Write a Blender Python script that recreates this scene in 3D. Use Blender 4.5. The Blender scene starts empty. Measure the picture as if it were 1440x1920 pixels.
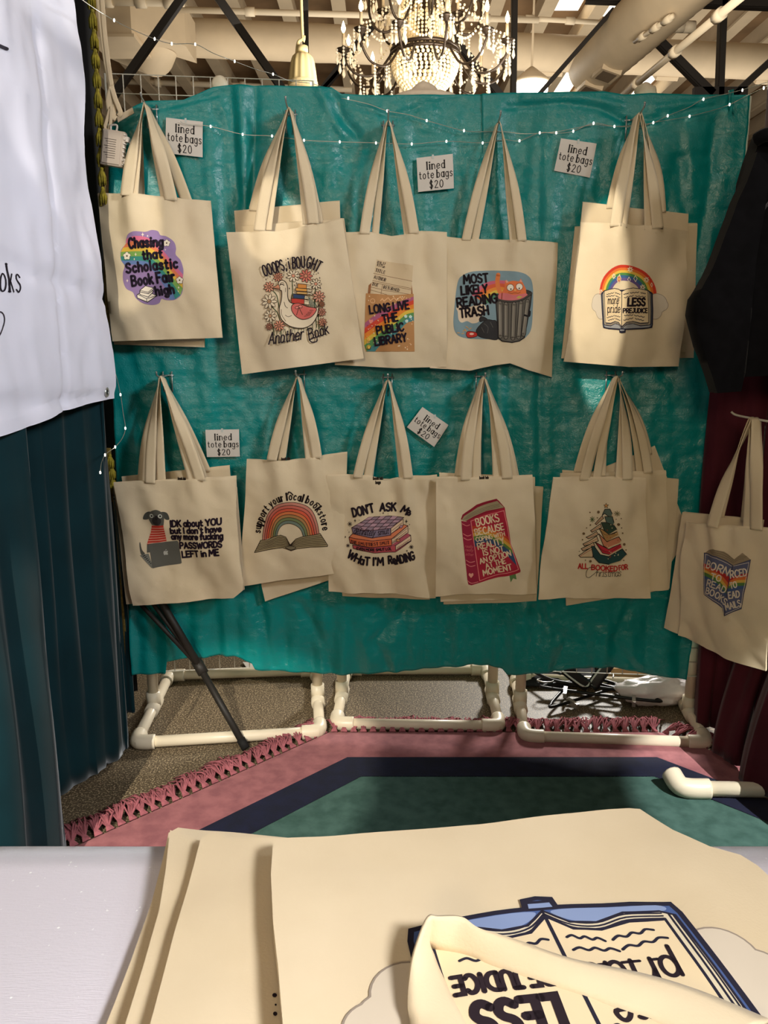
import bpy, bmesh, math, random
from mathutils import Vector, Matrix, noise
from mathutils.geometry import tessellate_polygon
random.seed(7)
C = bpy.context.scene.collection
S = bpy.context.scene

# ------------------------------------------------------------------ camera
FPX, PITCH, CAMH = 1442.0, math.radians(11.6), 1.25
cam_d = bpy.data.cameras.new('camera'); cam = bpy.data.objects.new('camera', cam_d); C.objects.link(cam)
cam.location = (0, 0, CAMH); cam.rotation_euler = (math.pi/2-PITCH, 0, 0)
cam_d.sensor_fit = 'VERTICAL'; cam_d.sensor_height = 34.6; cam_d.sensor_width = 25.95
cam_d.lens = 34.6*FPX/1920; cam_d.clip_start = .02; cam_d.clip_end = 200
S.camera = cam
# ------------------------------------------------------------------ view
S.view_settings.view_transform = 'Standard'; S.view_settings.look = 'None'
S.view_settings.gamma = 1; S.view_settings.use_curve_mapping = False
S.view_settings.exposure = 0.0
# ------------------------------------------------------------------ world (dim warm hall)
W = bpy.data.worlds.new('hall_air'); S.world = W; W.use_nodes = True
W.node_tree.nodes['Background'].inputs[0].default_value = (1.0, .86, .68, 1)
W.node_tree.nodes['Background'].inputs[1].default_value = .13
# ------------------------------------------------------------------ lights
def area(name, loc, target, sx, sy, power, col):
    d = bpy.data.lights.new(name, 'AREA'); d.shape = 'RECTANGLE'; d.size = sx; d.size_y = sy
    d.energy = power; d.color = col
    o = bpy.data.objects.new(name, d); C.objects.link(o); o.location = loc
    o.rotation_euler = (Vector(target)-Vector(loc)).to_track_quat('-Z', 'Y').to_euler()
    return o
area('hall_light', (-.9, -3.9, 2.6), (0, 2.2, 1.4), 1.2, .9, 76, (1, .83, .57))
area('overhead_lamp', (-.2, .2, 4.2), (-.1, 1.2, .9), 1.0, .8, 14, (1, .92, .80))
tl = area('table_fill', (.9, -.5, 1.95), (-.1, .32, .78), .3, .3, 5.8, (.98, .985, 1)); tl.data.spread = math.radians(62)  # added out of view to brighten the table pile, beam kept narrow
tl = area('banner_fill', (2.1, .2, 2.5), (-.8, 1.95, 1.45), .4, .4, 9, (.95, .97, 1)); tl.data.spread = math.radians(60)  # added fill from the right, only to brighten the banner
area('roof_fill', (1.5, 11.0, 3.4), (1, 12.0, 6.2), 9, 5, 200, (1, .93, .84))  # added fill below the roof, shining up at deck and joists
area('duct_fill', (1.2, 3.6, 2.2), (1.4, 8.5, 5.2), 2.0, .8, 150, (1, .93, .84))  # added fill hidden behind the sheet, brightens the ducts from this side
area('daylight_doorway', (1.7, 5.8, 2.2), (.85, 2.7, .0), .45, .45, 190, (1, .97, .90))
def spot(name, loc, target, deg, power, col, sx=1., blend=.25, r=.01):
    d = bpy.data.lights.new(name, 'SPOT'); d.energy = power; d.color = col; d.spot_size = math.radians(deg); d.spot_blend = blend; d.shadow_soft_size = r
    o = bpy.data.objects.new(name, d); C.objects.link(o); o.location = loc
    o.rotation_euler = (Vector(target)-Vector(loc)).to_track_quat('-Z', 'Y').to_euler(); o.scale = (sx, 1, 1); return o
WARM = (1, .93, .79)
spot('bag_patch_spot', (-.45, -.5, 2.5), (.66, 2.42, 1.42), 11, 420, WARM, .27, .3)  # made-up spot, squeezed beam for the bright strip on the rainbow book bag
spot('bag_patch_spot', (-.45, -.5, 2.5), (-.79, 2.43, 1.62), 10, 190, WARM, .55, .35)  # made-up spot for the bright left half of the cloud bag
spot('bag_patch_spot', (-.45, -.5, 2.5), (-.33, 2.46, 1.62), 5, 220, WARM, .8, .4)  # made-up spot for the bright patch at the goose bag's top
spot('rug_patch_spot', (-.9, -.8, 2.6), (-.52, 1.98, 0), 17, 620, WARM, .9, .35)  # added unseen spot, makes the lit patch on the rug's left
spot('rug_patch_spot', (1.9, .2, 2.6), (1.32, 1.78, 0), 22, 700, (1, 1, .97), 1., .25)  # added unseen spot, makes the lit right corner of the rug

# ------------------------------------------------------------------ pixel of the 1440x1920 photo -> point in the room
cP, sP = math.cos(PITCH), math.sin(PITCH)
def ray(px, py):
    d = (py-960)/FPX
    return Vector(((px-720)/FPX, cP-d*sP, -sP-d*cP))
def V(px, py, Y):
    r = ray(px, py); t = Y/r.y; return Vector((r.x*t, Y, CAMH+r.z*t))
def F(px, py, z=0.):
    r = ray(px, py); t = (z-CAMH)/r.z; return Vector((r.x*t, r.y*t, z))
def hit(px, py, O, N):
    r = ray(px, py); o = Vector((0, 0, CAMH)); t = (O-o).dot(N)/r.dot(N); return o+r*t

# ------------------------------------------------------------------ materials
MATS = {}
def lin(c):
    return tuple((v/255/12.92 if v/255 <= .04045 else ((v/255+.055)/1.055)**2.4) for v in c)
def mat(name, rgb, rough=.6, spec=.4, metal=0., noise_amt=0., noise_scale=20., bump=0., bump_scale=80., emit=None,
        emit_s=0., trans=0., sheen=0., alpha=1., coat=0., rgb2=None, detail=3., ior=1.45, ramp=(.35, .65)):
    if name in MATS: return MATS[name]
    m = bpy.data.materials.new(name); m.use_nodes = True; MATS[name] = m
    nt = m.node_tree; b = nt.nodes['Principled BSDF']; c = lin(rgb)
    b.inputs['Base Color'].default_value = (*c, 1); b.inputs['Roughness'].default_value = rough
    b.inputs['Specular IOR Level'].default_value = spec; b.inputs['Metallic'].default_value = metal
    b.inputs['IOR'].default_value = ior
    if trans: b.inputs['Transmission Weight'].default_value = trans
    if sheen: b.inputs['Sheen Weight'].default_value = sheen; b.inputs['Sheen Roughness'].default_value = .4
    if coat: b.inputs['Coat Weight'].default_value = coat
    if emit: b.inputs['Emission Color'].default_value = (*lin(emit), 1); b.inputs['Emission Strength'].default_value = emit_s
    m.diffuse_color = (*c, 1)
    tc = None
    if noise_amt or bump or rgb2:
        tc = nt.nodes.new('ShaderNodeTexCoord')
    if noise_amt or rgb2:
        n = nt.nodes.new('ShaderNodeTexNoise'); n.inputs['Scale'].default_value = noise_scale; n.inputs['Detail'].default_value = detail
        nt.links.new(tc.outputs['Object'], n.inputs['Vector'])
        r = nt.nodes.new('ShaderNodeValToRGB'); r.color_ramp.elements[0].position = ramp[0]; r.color_ramp.elements[1].position = ramp[1]
        c2 = lin(rgb2) if rgb2 else tuple(min(1, v*(1+noise_amt)) for v in c)
        c1 = c if rgb2 else tuple(v*(1-noise_amt) for v in c)
        r.color_ramp.elements[0].color = (*c1, 1); r.color_ramp.elements[1].color = (*c2, 1)
        nt.links.new(n.outputs['Fac'], r.inputs['Fac']); nt.links.new(r.outputs['Color'], b.inputs['Base Color'])
    if bump:
        n2 = nt.nodes.new('ShaderNodeTexNoise'); n2.inputs['Scale'].default_value = bump_scale; n2.inputs['Detail'].default_value = 4
        nt.links.new(tc.outputs['Object'], n2.inputs['Vector'])
        bp = nt.nodes.new('ShaderNodeBump'); bp.inputs['Strength'].default_value = bump; bp.inputs['Distance'].default_value = .3/bump_scale
        nt.links.new(n2.outputs['Fac'], bp.inputs['Height']); nt.links.new(bp.outputs['Normal'], b.inputs['Normal'])
    return m
def ink(rgb):
    return mat('print_%02x%02x%02x' % tuple(int(v) for v in rgb), rgb, .8, .15)

# ------------------------------------------------------------------ objects
def link(name, me, m=None, parent=None, smooth=True):
    o = bpy.data.objects.new(name, me); C.objects.link(o)
    if m is not None:
        for q in (m if isinstance(m, (list, tuple)) else [m]): me.materials.append(q)
    if smooth:
        for p in me.polygons: p.use_smooth = True
    if parent is not None:
        o.parent = parent; o.matrix_parent_inverse = Matrix.Translation(-parent.location)
    return o
class MB:
    """collects verts and faces; build() links them as one object"""
    def __init__(s): s.v = []; s.f = []; s.mi = []; s.cur = 0
    def face(s, idx): s.f.append(tuple(idx)); s.mi.append(s.cur)
    def quadgrid(s, pts, closed_u=False, closed_v=False):
        n, m_ = len(pts), len(pts[0]); b = len(s.v)
        for r in pts: s.v += [tuple(p) for p in r]
        for i in range(n-(0 if closed_u else 1)):
            for j in range(m_-(0 if closed_v else 1)):
                i2, j2 = (i+1) % n, (j+1) % m_
                s.face((b+i*m_+j, b+i*m_+j2, b+i2*m_+j2, b+i2*m_+j))
        return b
    def box(s, c, size, R=None):
        b = len(s.v); c = Vector(c)
        for x in (-.5, .5):
            for y in (-.5, .5):
                for z in (-.5, .5):
                    p = Vector((x*size[0], y*size[1], z*size[2]))
                    if R: p = R @ p
                    s.v.append(tuple(c+p))
        for f in ((0, 1, 3, 2), (4, 6, 7, 5), (0, 4, 5, 1), (2, 3, 7, 6), (0, 2, 6, 4), (1, 5, 7, 3)): s.face([b+i for i in f])
    def tube(s, path, r, seg=10, caps=True, closed=False):
        path = [Vector(p) for p in path]; n = len(path); rings = []; prev = None
        for i, p in enumerate(path):
            if closed: t = path[(i+1) % n]-path[i-1]
            else: t = path[min(i+1, n-1)]-path[max(i-1, 0)]
            if t.length < 1e-9: t = Vector((0, 0, 1))
            t.normalize()
            if prev is None:
                a = Vector((0, 0, 1)) if abs(t.z) < .9 else Vector((1, 0, 0)); u = t.cross(a).normalized()
            else:
                u = prev-t*prev.dot(t)
                u = u.normalized() if u.length > 1e-6 else t.orthogonal().normalized()
            prev = u; w = t.cross(u); rr = r[i] if isinstance(r, (list, tuple)) else r
            rings.append([p+(u*math.cos(2*math.pi*k/seg)+w*math.sin(2*math.pi*k/seg))*rr for k in range(seg)])
        b = s.quadgrid(rings, closed_u=closed, closed_v=True)
        if caps and not closed:
            s.face([b+k for k in range(seg)][::-1]); s.face([b+(n-1)*seg+k for k in range(seg)])
    def lathe(s, prof, c, seg=24, axis='z', cap0=True, cap1=True):
        c = Vector(c); rings = []
        for r, h in prof:
            rings.append([c+Vector((r*math.cos(2*math.pi*k/seg), r*math.sin(2*math.pi*k/seg), h)) if axis == 'z' else
                          c+Vector((r*math.cos(2*math.pi*k/seg), h, r*math.sin(2*math.pi*k/seg))) for k in range(seg)])
        b = s.quadgrid(rings, closed_v=True)
        if cap0: s.face([b+k for k in range(seg)][::-1])
        if cap1: s.face([b+(len(prof)-1)*seg+k for k in range(seg)])
    def ball(s, c, r, seg=8, rings=5, sz=1.):
        s.lathe([(max(1e-4, r*math.sin(math.pi*i/rings)), -r*sz*math.cos(math.pi*i/rings)) for i in range(rings+1)], c, seg, cap0=False, cap1=False)
    def prism(s, poly, d):
        poly = [Vector(p) for p in poly]; d = Vector(d); b = len(s.v); n = len(poly)
        s.v += [tuple(p) for p in poly]+[tuple(p+d) for p in poly]
        for t in tessellate_polygon([poly]): s.face([b+i for i in t]); s.face([b+n+i for i in t][::-1])
        for i in range(n): s.face((b+i, b+(i+1) % n, b+n+(i+1) % n, b+n+i))
    def mesh(s, name):
        me = bpy.data.meshes.new(name); me.from_pydata(s.v, [], s.f)
        if any(s.mi): me.polygons.foreach_set('material_index', s.mi)
        bm = bmesh.new(); bm.from_mesh(me); bmesh.ops.recalc_face_normals(bm, faces=bm.faces); bm.to_mesh(me); bm.free()
        return me
    def build(s, name, m, parent=None, smooth=True): return link(name, s.mesh(name), m, parent, smooth)
def sharp(o, ang=40):
    me = o.data
    bm = bmesh.new(); bm.from_mesh(me)
    for e in bm.edges:
        if len(e.link_faces) == 2 and e.calc_face_angle(0) > math.radians(ang): e.smooth = False
    bm.to_mesh(me); bm.free(); return o
def tag(o, label=None, cat=None, group=None, kind=None):
    if label: o['label'] = label
    if cat: o['category'] = cat
    if group: o['group'] = group
    if kind: o['kind'] = kind
    return o
def thing(name, loc, label, cat, group=None):
    o = bpy.data.objects.new(name, None); C.objects.link(o); o.location = loc; o.empty_display_size = .05
    return tag(o, label, cat, group)
def struct(o): o['kind'] = 'structure'; return o
def catmull(pts, n=6, closed=False):
    pts = [Vector(p) for p in pts]; out = []; m_ = len(pts)
    for i in range(m_ if closed else m_-1):
        if closed: p0, p1, p2, p3 = pts[i-1], pts[i], pts[(i+1) % m_], pts[(i+2) % m_]
        else: p0, p1, p2, p3 = pts[max(i-1, 0)], pts[i], pts[i+1], pts[min(i+2, m_-1)]
        for k in range(n):
            t = k/n
            out.append(.5*((2*p1)+(p2-p0)*t+(2*p0-5*p1+4*p2-p3)*t*t+(3*p1-p0-3*p2+p3)*t**3))
    if not closed: out.append(pts[-1].copy())
    return out
def sstep(a, b, x):
    t = min(1, max(0, (x-a)/(b-a))); return t*t*(3-2*t)
def interp(xs, ys, x):
    if x <= xs[0]: return ys[0]
    for i in range(len(xs)-1):
        if x <= xs[i+1]: return ys[i]+(ys[i+1]-ys[i])*(x-xs[i])/(xs[i+1]-xs[i])
    return ys[-1]

# ------------------------------------------------------------------ lettering drawn with a pen: each glyph is a list of strokes
def G(s):
    w, *st = s.split('|'); out = []
    for t in st:
        curve = t[0] == '~'; closed = '@' in t
        pts = [tuple(float(v) for v in p.split(',')) for p in t.lstrip('~').replace('@', '').split()]
        out.append((pts, curve, closed))
    return float(w), out
_BOWL = '~@2.4,6.4 .6,5.3 0,3.2 .7,.9 2.4,0 4.2,.9 4.9,3.2 4.2,5.5'
FONT = {k: G(v) for k, v in {
 'A': '7|0,0 3.5,10 7,0|1.3,3.4 5.7,3.4', 'B': '6.2|0,0 0,10|~0,10 4,9.8 5.4,8 4,5.7 0,5.3|~0,5.3 4.6,5 6.2,2.8 4.4,.3 0,0',
 'C': '6.5|~6.3,8.4 4.6,10 2,9.4 .1,6.5 .1,3.5 2,.4 4.6,0 6.5,1.7', 'D': '6.5|0,0 0,10|~0,10 3.6,9.6 6.3,7 6.3,3.2 3.8,.4 0,0',
 'E': '5.4|5.2,10 0,10 0,0 5.4,0|0,5.2 4.6,5.2', 'F': '5.2|5.2,10 0,10 0,0|0,5.2 4.4,5.2',
 'G': '7|~6.6,8.4 4.8,10 2,9.4 .1,6.5 .1,3.5 2,.4 4.8,0 6.8,1.6|6.8,1.6 6.8,4.6 4,4.6', 'H': '6.5|0,0 0,10|6.5,0 6.5,10|0,5 6.5,5',
 'I': '1|.5,0 .5,10', 'J': '5|~5,10 5,3 3.6,.4 1.6,.2 0,2|2.6,10 6.4,10', 'K': '6|0,0 0,10|5.8,10 0,4.4|1.8,6 6,0', 'L': '5|0,10 0,0 5,0',
 'M': '8.4|0,0 .8,10 4.2,3.4 7.6,10 8.4,0', 'N': '6.8|0,0 0,10 6.8,0 6.8,10',
 'O': '7.4|~@3.7,10 1,8.6 0,5 1,1.4 3.7,0 6.4,1.4 7.4,5 6.4,8.6', 'P': '6|0,0 0,10|~0,10 4.2,9.9 6,7.6 4.2,5 0,4.7',
 'R': '6.3|0,0 0,10|~0,10 4.2,9.9 6,7.6 4.2,5 0,4.7|2.6,4.9 6.3,0', 'S': '6|~5.6,8.6 3.6,10 1,9.2 .3,7.3 1.6,5.7 4.4,4.6 5.8,2.9 4.9,.7 2.6,0 0,1.4',
 'T': '6.4|0,10 6.4,10|3.2,10 3.2,0', 'U': '6.5|~0,10 0,4 .9,1 3.2,0 5.6,1 6.5,4 6.5,10', 'V': '6.5|0,10 3.2,0 6.5,10',
 'W': '9.6|0,10 2.4,0 4.8,8 7.2,0 9.6,10', 'Y': '6.4|0,10 3.2,4.8 6.4,10|3.2,4.8 3.2,0', 'X': '6|0,0 6,10|0,10 6,0',
 'a': '5|'+_BOWL+'|5,6.4 5,0', 'b': '5|0,10 0,0|'+_BOWL, 'c': '4.4|~4.3,5.4 2.8,6.4 .8,5.4 0,3.2 .8,.9 2.8,0 4.4,1.1', 'd': '5|'+_BOWL+'|5,10 5,0',
 'e': '4.8|~.1,3.2 4.7,3.5 4.2,5.6 2.5,6.4 .7,5.3 0,3.1 .7,.9 2.6,0 4.6,1.2', 'f': '3.6|~3.6,9 2.5,10 1.3,9 1.2,7 1.2,0|0,6.2 3,6.2',
 'g': '5|'+_BOWL+'|~5,6.4 5,-1 4,-3 2,-3.3 .4,-2.2', 'h': '4.8|0,10 0,0|~0,4 1.2,6 3,6.4 4.5,5.2 4.8,3 4.8,0', 'i': '1|.5,6.4 .5,0|.5,9 .5,9.4',
 'k': '4.8|0,10 0,0|4.4,6.4 0,2.8|1.4,3.9 4.8,0', 'l': '1|.5,10 .5,0', 'm': '7.9|0,6.4 0,0|~0,4 1,6 2.4,6.4 3.6,5.2 3.9,3 3.9,0|~3.9,4 5,6 6.4,6.4 7.6,5.2 7.9,3 7.9,0',
 'n': '4.8|0,6.4 0,0|~0,4 1.2,6 3,6.4 4.5,5.2 4.8,3 4.8,0', 'o': '4.9|'+_BOWL, 'p': '5|0,6.4 0,-3.4|'+_BOWL, 'r': '3.4|0,6.4 0,0|~0,3.8 1,5.8 2.2,6.4 3.4,6',
 's': '4.2|~4,5.4 2.4,6.4 .6,5.8 .4,4.5 1.8,3.5 3.6,2.6 4,1.2 2.4,0 0,.9', 't': '3.6|~1.4,9 1.4,2 2,.3 3.6,.4|0,6.2 3.4,6.2',
 'u': '4.8|~0,6.4 0,2.4 .8,.4 2.4,0 4,.9 4.8,2.8|4.8,6.4 4.8,0', 'v': '4.6|0,6.4 2.3,0 4.6,6.4', 'y': '4.8|0,6.4 2.5,.2|4.8,6.4 2.4,0 .8,-3.2',
 "'": '.6|.3,10 .3,8.4', ',': '1|.8,.6 .1,-1.6', '.': '.6|.3,0 .3,.3', '-': '3|0,4 3,4', ' ': '3.4',
 '2': '5.4|~.3,7.8 1.4,9.7 3.4,9.8 4.9,8 4,5.4 0,0|0,0 5.4,0', '0': '5.4|~@2.7,10 .7,8.4 0,5 .7,1.6 2.7,0 4.7,1.6 5.4,5 4.7,8.4',
 '$': '5.4|~5,8 3.4,9.4 1.2,9 .4,7.2 1.6,5.6 4,4.4 5.1,2.6 4,.7 2,.5 .2,2|2.7,11 2.7,-1',
 '8': '5.2|~@2.6,10 .6,8 2.6,5.4 5.2,2.6 2.6,0 0,2.6 2.6,5.4 4.6,8', '7': '5|0,10 5,10 1.6,0', '1': '2.4|0,8 1.6,10 1.6,0', '3': '5|~0,9 2.4,10 4.4,8 2.4,5.4 4.8,2.8 2.4,0 0,1', '5': '5|4.6,10 .8,10 .4,5.6|~.4,5.6 2.6,6.4 4.8,3.6 3,.2 0,.8',
}.items()}
# ------------------------------------------------------------------ printed artwork: flat shapes, later laid on the cloth they are printed on
INK = (42, 32, 38); CREAM = (228, 208, 176)
class Art:
    def __init__(s, ox=0, oy=0, sc=1.): s.it = []; s.ox, s.oy, s.sc = ox, oy, sc
    def _p(s, p): return (s.ox+p[0]/s.sc, s.oy+p[1]/s.sc)
    def poly(s, pts, rgb, curve=False, line=None, lw=10):
        if curve: pts = [tuple(q.xy) for q in catmull([(p[0], p[1], 0) for p in pts], 5, True)]
        s.it.append(([[s._p(p) for p in pts]], rgb))
        if line: s.stroke(list(pts), lw, line, closed=True)
        return s
    def ell(s, cx, cy, rx, ry, rgb, rot=0, line=None, lw=10, n=20):
        c, d = math.cos(math.radians(rot)), math.sin(math.radians(rot)); pts = []
        for k in range(n):
            a = 2*math.pi*k/n; x, y = rx*math.cos(a), ry*math.sin(a); pts.append((cx+x*c-y*d, cy+x*d+y*c))
        return s.poly(pts, rgb, False, line, lw)
    @staticmethod
    def _ribbon(P, w, closed=False):
        """polygons of a stroke of width w along 2D points P"""
        Q = []; P = [Vector((p[0], p[1])) for p in P]
        P = [p for i, p in enumerate(P) if i == 0 or (p-P[i-1]).length > 1e-6]
        if closed and len(P) > 1 and (P[0]-P[-1]).length > 1e-6: P = P+[P[0]]
        h = w/2
        if len(P) == 1: P = [P[0], P[0]+Vector((1e-3, 0))]
        n = len(P); D = [(P[i+1]-P[i]).normalized() for i in range(n-1)]
        offs = []
        for i in range(n):
            a = D[i-1] if i > 0 else (D[-1] if closed else D[0]); b = D[i] if i < n-1 else (D[0] if closed else D[-1])
            t = a+b
            if t.length < .9: offs.append(None)
            else:
                t.normalize(); nn = Vector((-t.y, t.x)); offs.append(nn*(h/max(.5, nn.dot(Vector((-b.y, b.x))))))
        for i in range(n-1):
            nb = Vector((-D[i].y, D[i].x))*h
            o0 = offs[i] if offs[i] is not None else nb; o1 = offs[i+1] if offs[i+1] is not None else nb
            Q.append([tuple(P[i]+o0), tuple(P[i]-o0), tuple(P[i+1]-o1), tuple(P[i+1]+o1)])
        for i in range(n):
            if (i in (0, n-1) and not closed) or offs[i] is None:
                Q.append([(P[i].x+h*math.cos(math.pi*k/4), P[i].y+h*math.sin(math.pi*k/4)) for k in range(8)])
        return Q
    def stroke(s, pts, w, rgb, curve=False, closed=False):
        if curve: pts = [tuple(q.xy) for q in catmull([(p[0], p[1], 0) for p in pts], 5, closed)]
        s.it.append(([[s._p(p) for p in q] for q in s._ribbon(pts, w, closed)], rgb)); return s
    def text(s, t, path, h, w, rgb=INK, slant=0., serif=False, space=2.3, upright=False, script=False):
        path = [Vector((p[0], p[1])) for p in path]
        if len(path) > 2: path = [q.xy for q in catmull([(p.x, p.y, 0) for p in path], 6)]
        L = [0]
        for i in range(1, len(path)): L.append(L[-1]+(path[i]-path[i-1]).length)
        if serif: space += 1.1
        adv = []; x = 0
        for ch in t:
            adv.append(x); x += FONT[ch][0]+(space if ch != ' ' else 0)
        total = x-space; ky = h/10.; kx = (L[-1])/total
        Q = []
        def at(d):
            d = min(max(d, 0), L[-1]); i = 0
            while i < len(L)-2 and L[i+1] < d: i += 1
            q = (d-L[i])/max(1e-6, L[i+1]-L[i]); return path[i]+(path[i+1]-path[i])*q, (path[i+1]-path[i]).normalized()
        prev = None
        for ch, a in zip(t, adv):
            gw, st = FONT[ch]; c, tg = at((a+gw/2)*kx); up = Vector((tg.y, -tg.x))
            if upright: up = Vector((0, -1))
            for pts, cv, cl in st:
                if cv: pts = [tuple(q.xy) for q in catmull([(p[0], p[1], 0) for p in pts], 4, cl)]
                vert = len(pts) == 2 and pts[0][0] == pts[1][0]
                R = [tuple(c+tg*((p[0]-gw/2)*kx+slant*p[1]*ky)+up*(p[1]*ky)) for p in pts]
                Q += s._ribbon(R, w*(.62 if serif and not vert else 1.), cl)
                if serif and vert:
                    for p in pts:
                        Q += s._ribbon([tuple(c+tg*((p[0]-gw/2+e)*kx)+up*(p[1]*ky)) for e in (-1.1, 1.1)], w*.5)
            if script and ch not in " .,'":
                e0 = c-tg*(gw/2*kx)+up*(.5*ky); e1 = c+tg*((gw/2)*kx)+up*(.5*ky)
                if prev is not None: Q += s._ribbon([tuple(prev), tuple(e0)], w*.7)
                prev = e1
            else: prev = None
        s.it.append(([[s._p(p) for p in q] for q in Q], rgb)); return s
    # small motifs
    def star4(s, x, y, r, rgb):
        return s.poly([(x, y-r), (x+r*.2, y-r*.2), (x+r*.7, y), (x+r*.2, y+r*.2), (x, y+r), (x-r*.2, y+r*.2), (x-r*.7, y), (x-r*.2, y-r*.2)], rgb)
    def snow(s, x, y, r, w, rgb, n=4):
        for k in range(n):
            a = math.pi*k/n; s.stroke([(x-r*math.cos(a), y-r*math.sin(a)), (x+r*math.cos(a), y+r*math.sin(a))], w, rgb)
        return s
    def daisy(s, x, y, r, pet, cen, n=9, line=(70, 52, 40), lw=9, rot=0):
        for k in range(n):
            a = 360*k/n+rot; s.ell(x+r*.62*math.cos(math.radians(a)), y+r*.62*math.sin(math.radians(a)), r*.40, r*.19, pet, a, line, lw, 10)
        return s.ell(x, y, r*.27, r*.27, cen, 0, line, lw*.8, 10)
    def blossom(s, x, y, r, pet=(240, 228, 205), cen=(90, 70, 50), line=(60, 45, 45)):
        P = []
        for k in range(5):
            a = math.radians(72*k-90); P.append((x+r*.55*math.cos(a), y+r*.55*math.sin(a)))
        if line:
            for p in P: s.ell(*p, r*.48, r*.48, line, 0, None, 0, 10)
        for p in P: s.ell(*p, r*.38, r*.38, pet, 0, None, 0, 10)
        return s.ell(x, y, r*.22, r*.22, cen, 0, None, 0, 8)
    def heart(s, x, y, r, rgb):
        return s.poly([(x, y+r), (x-r*.8, y+r*.1), (x-r*.85, y-r*.5), (x-r*.45, y-r*.8), (x, y-r*.4), (x+r*.45, y-r*.8), (x+r*.85, y-r*.5), (x+r*.8, y+r*.1)], rgb)
    def bands(s, curves, cols, line=None, lw=8):
        """fills between successive curves, each a list of points"""
        cv = [[tuple(q.xy) for q in catmull([(p[0], p[1], 0) for p in c], 6)] for c in curves]
        for i, col in enumerate(cols): s.poly(cv[i]+cv[i+1][::-1], col)
        if line:
            for c in cv: s.stroke(c, lw, line)
        return s
    def wave(s, x0, y0, x1, y1, a, w, rgb, n=5):
        pts = []
        for k in range(n*2+1):
            t = k/(n*2); pts.append((x0+(x1-x0)*t, y0+(y1-y0)*t+(a if k % 2 else -a)))
        return s.stroke(pts, w, rgb, True)

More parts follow.
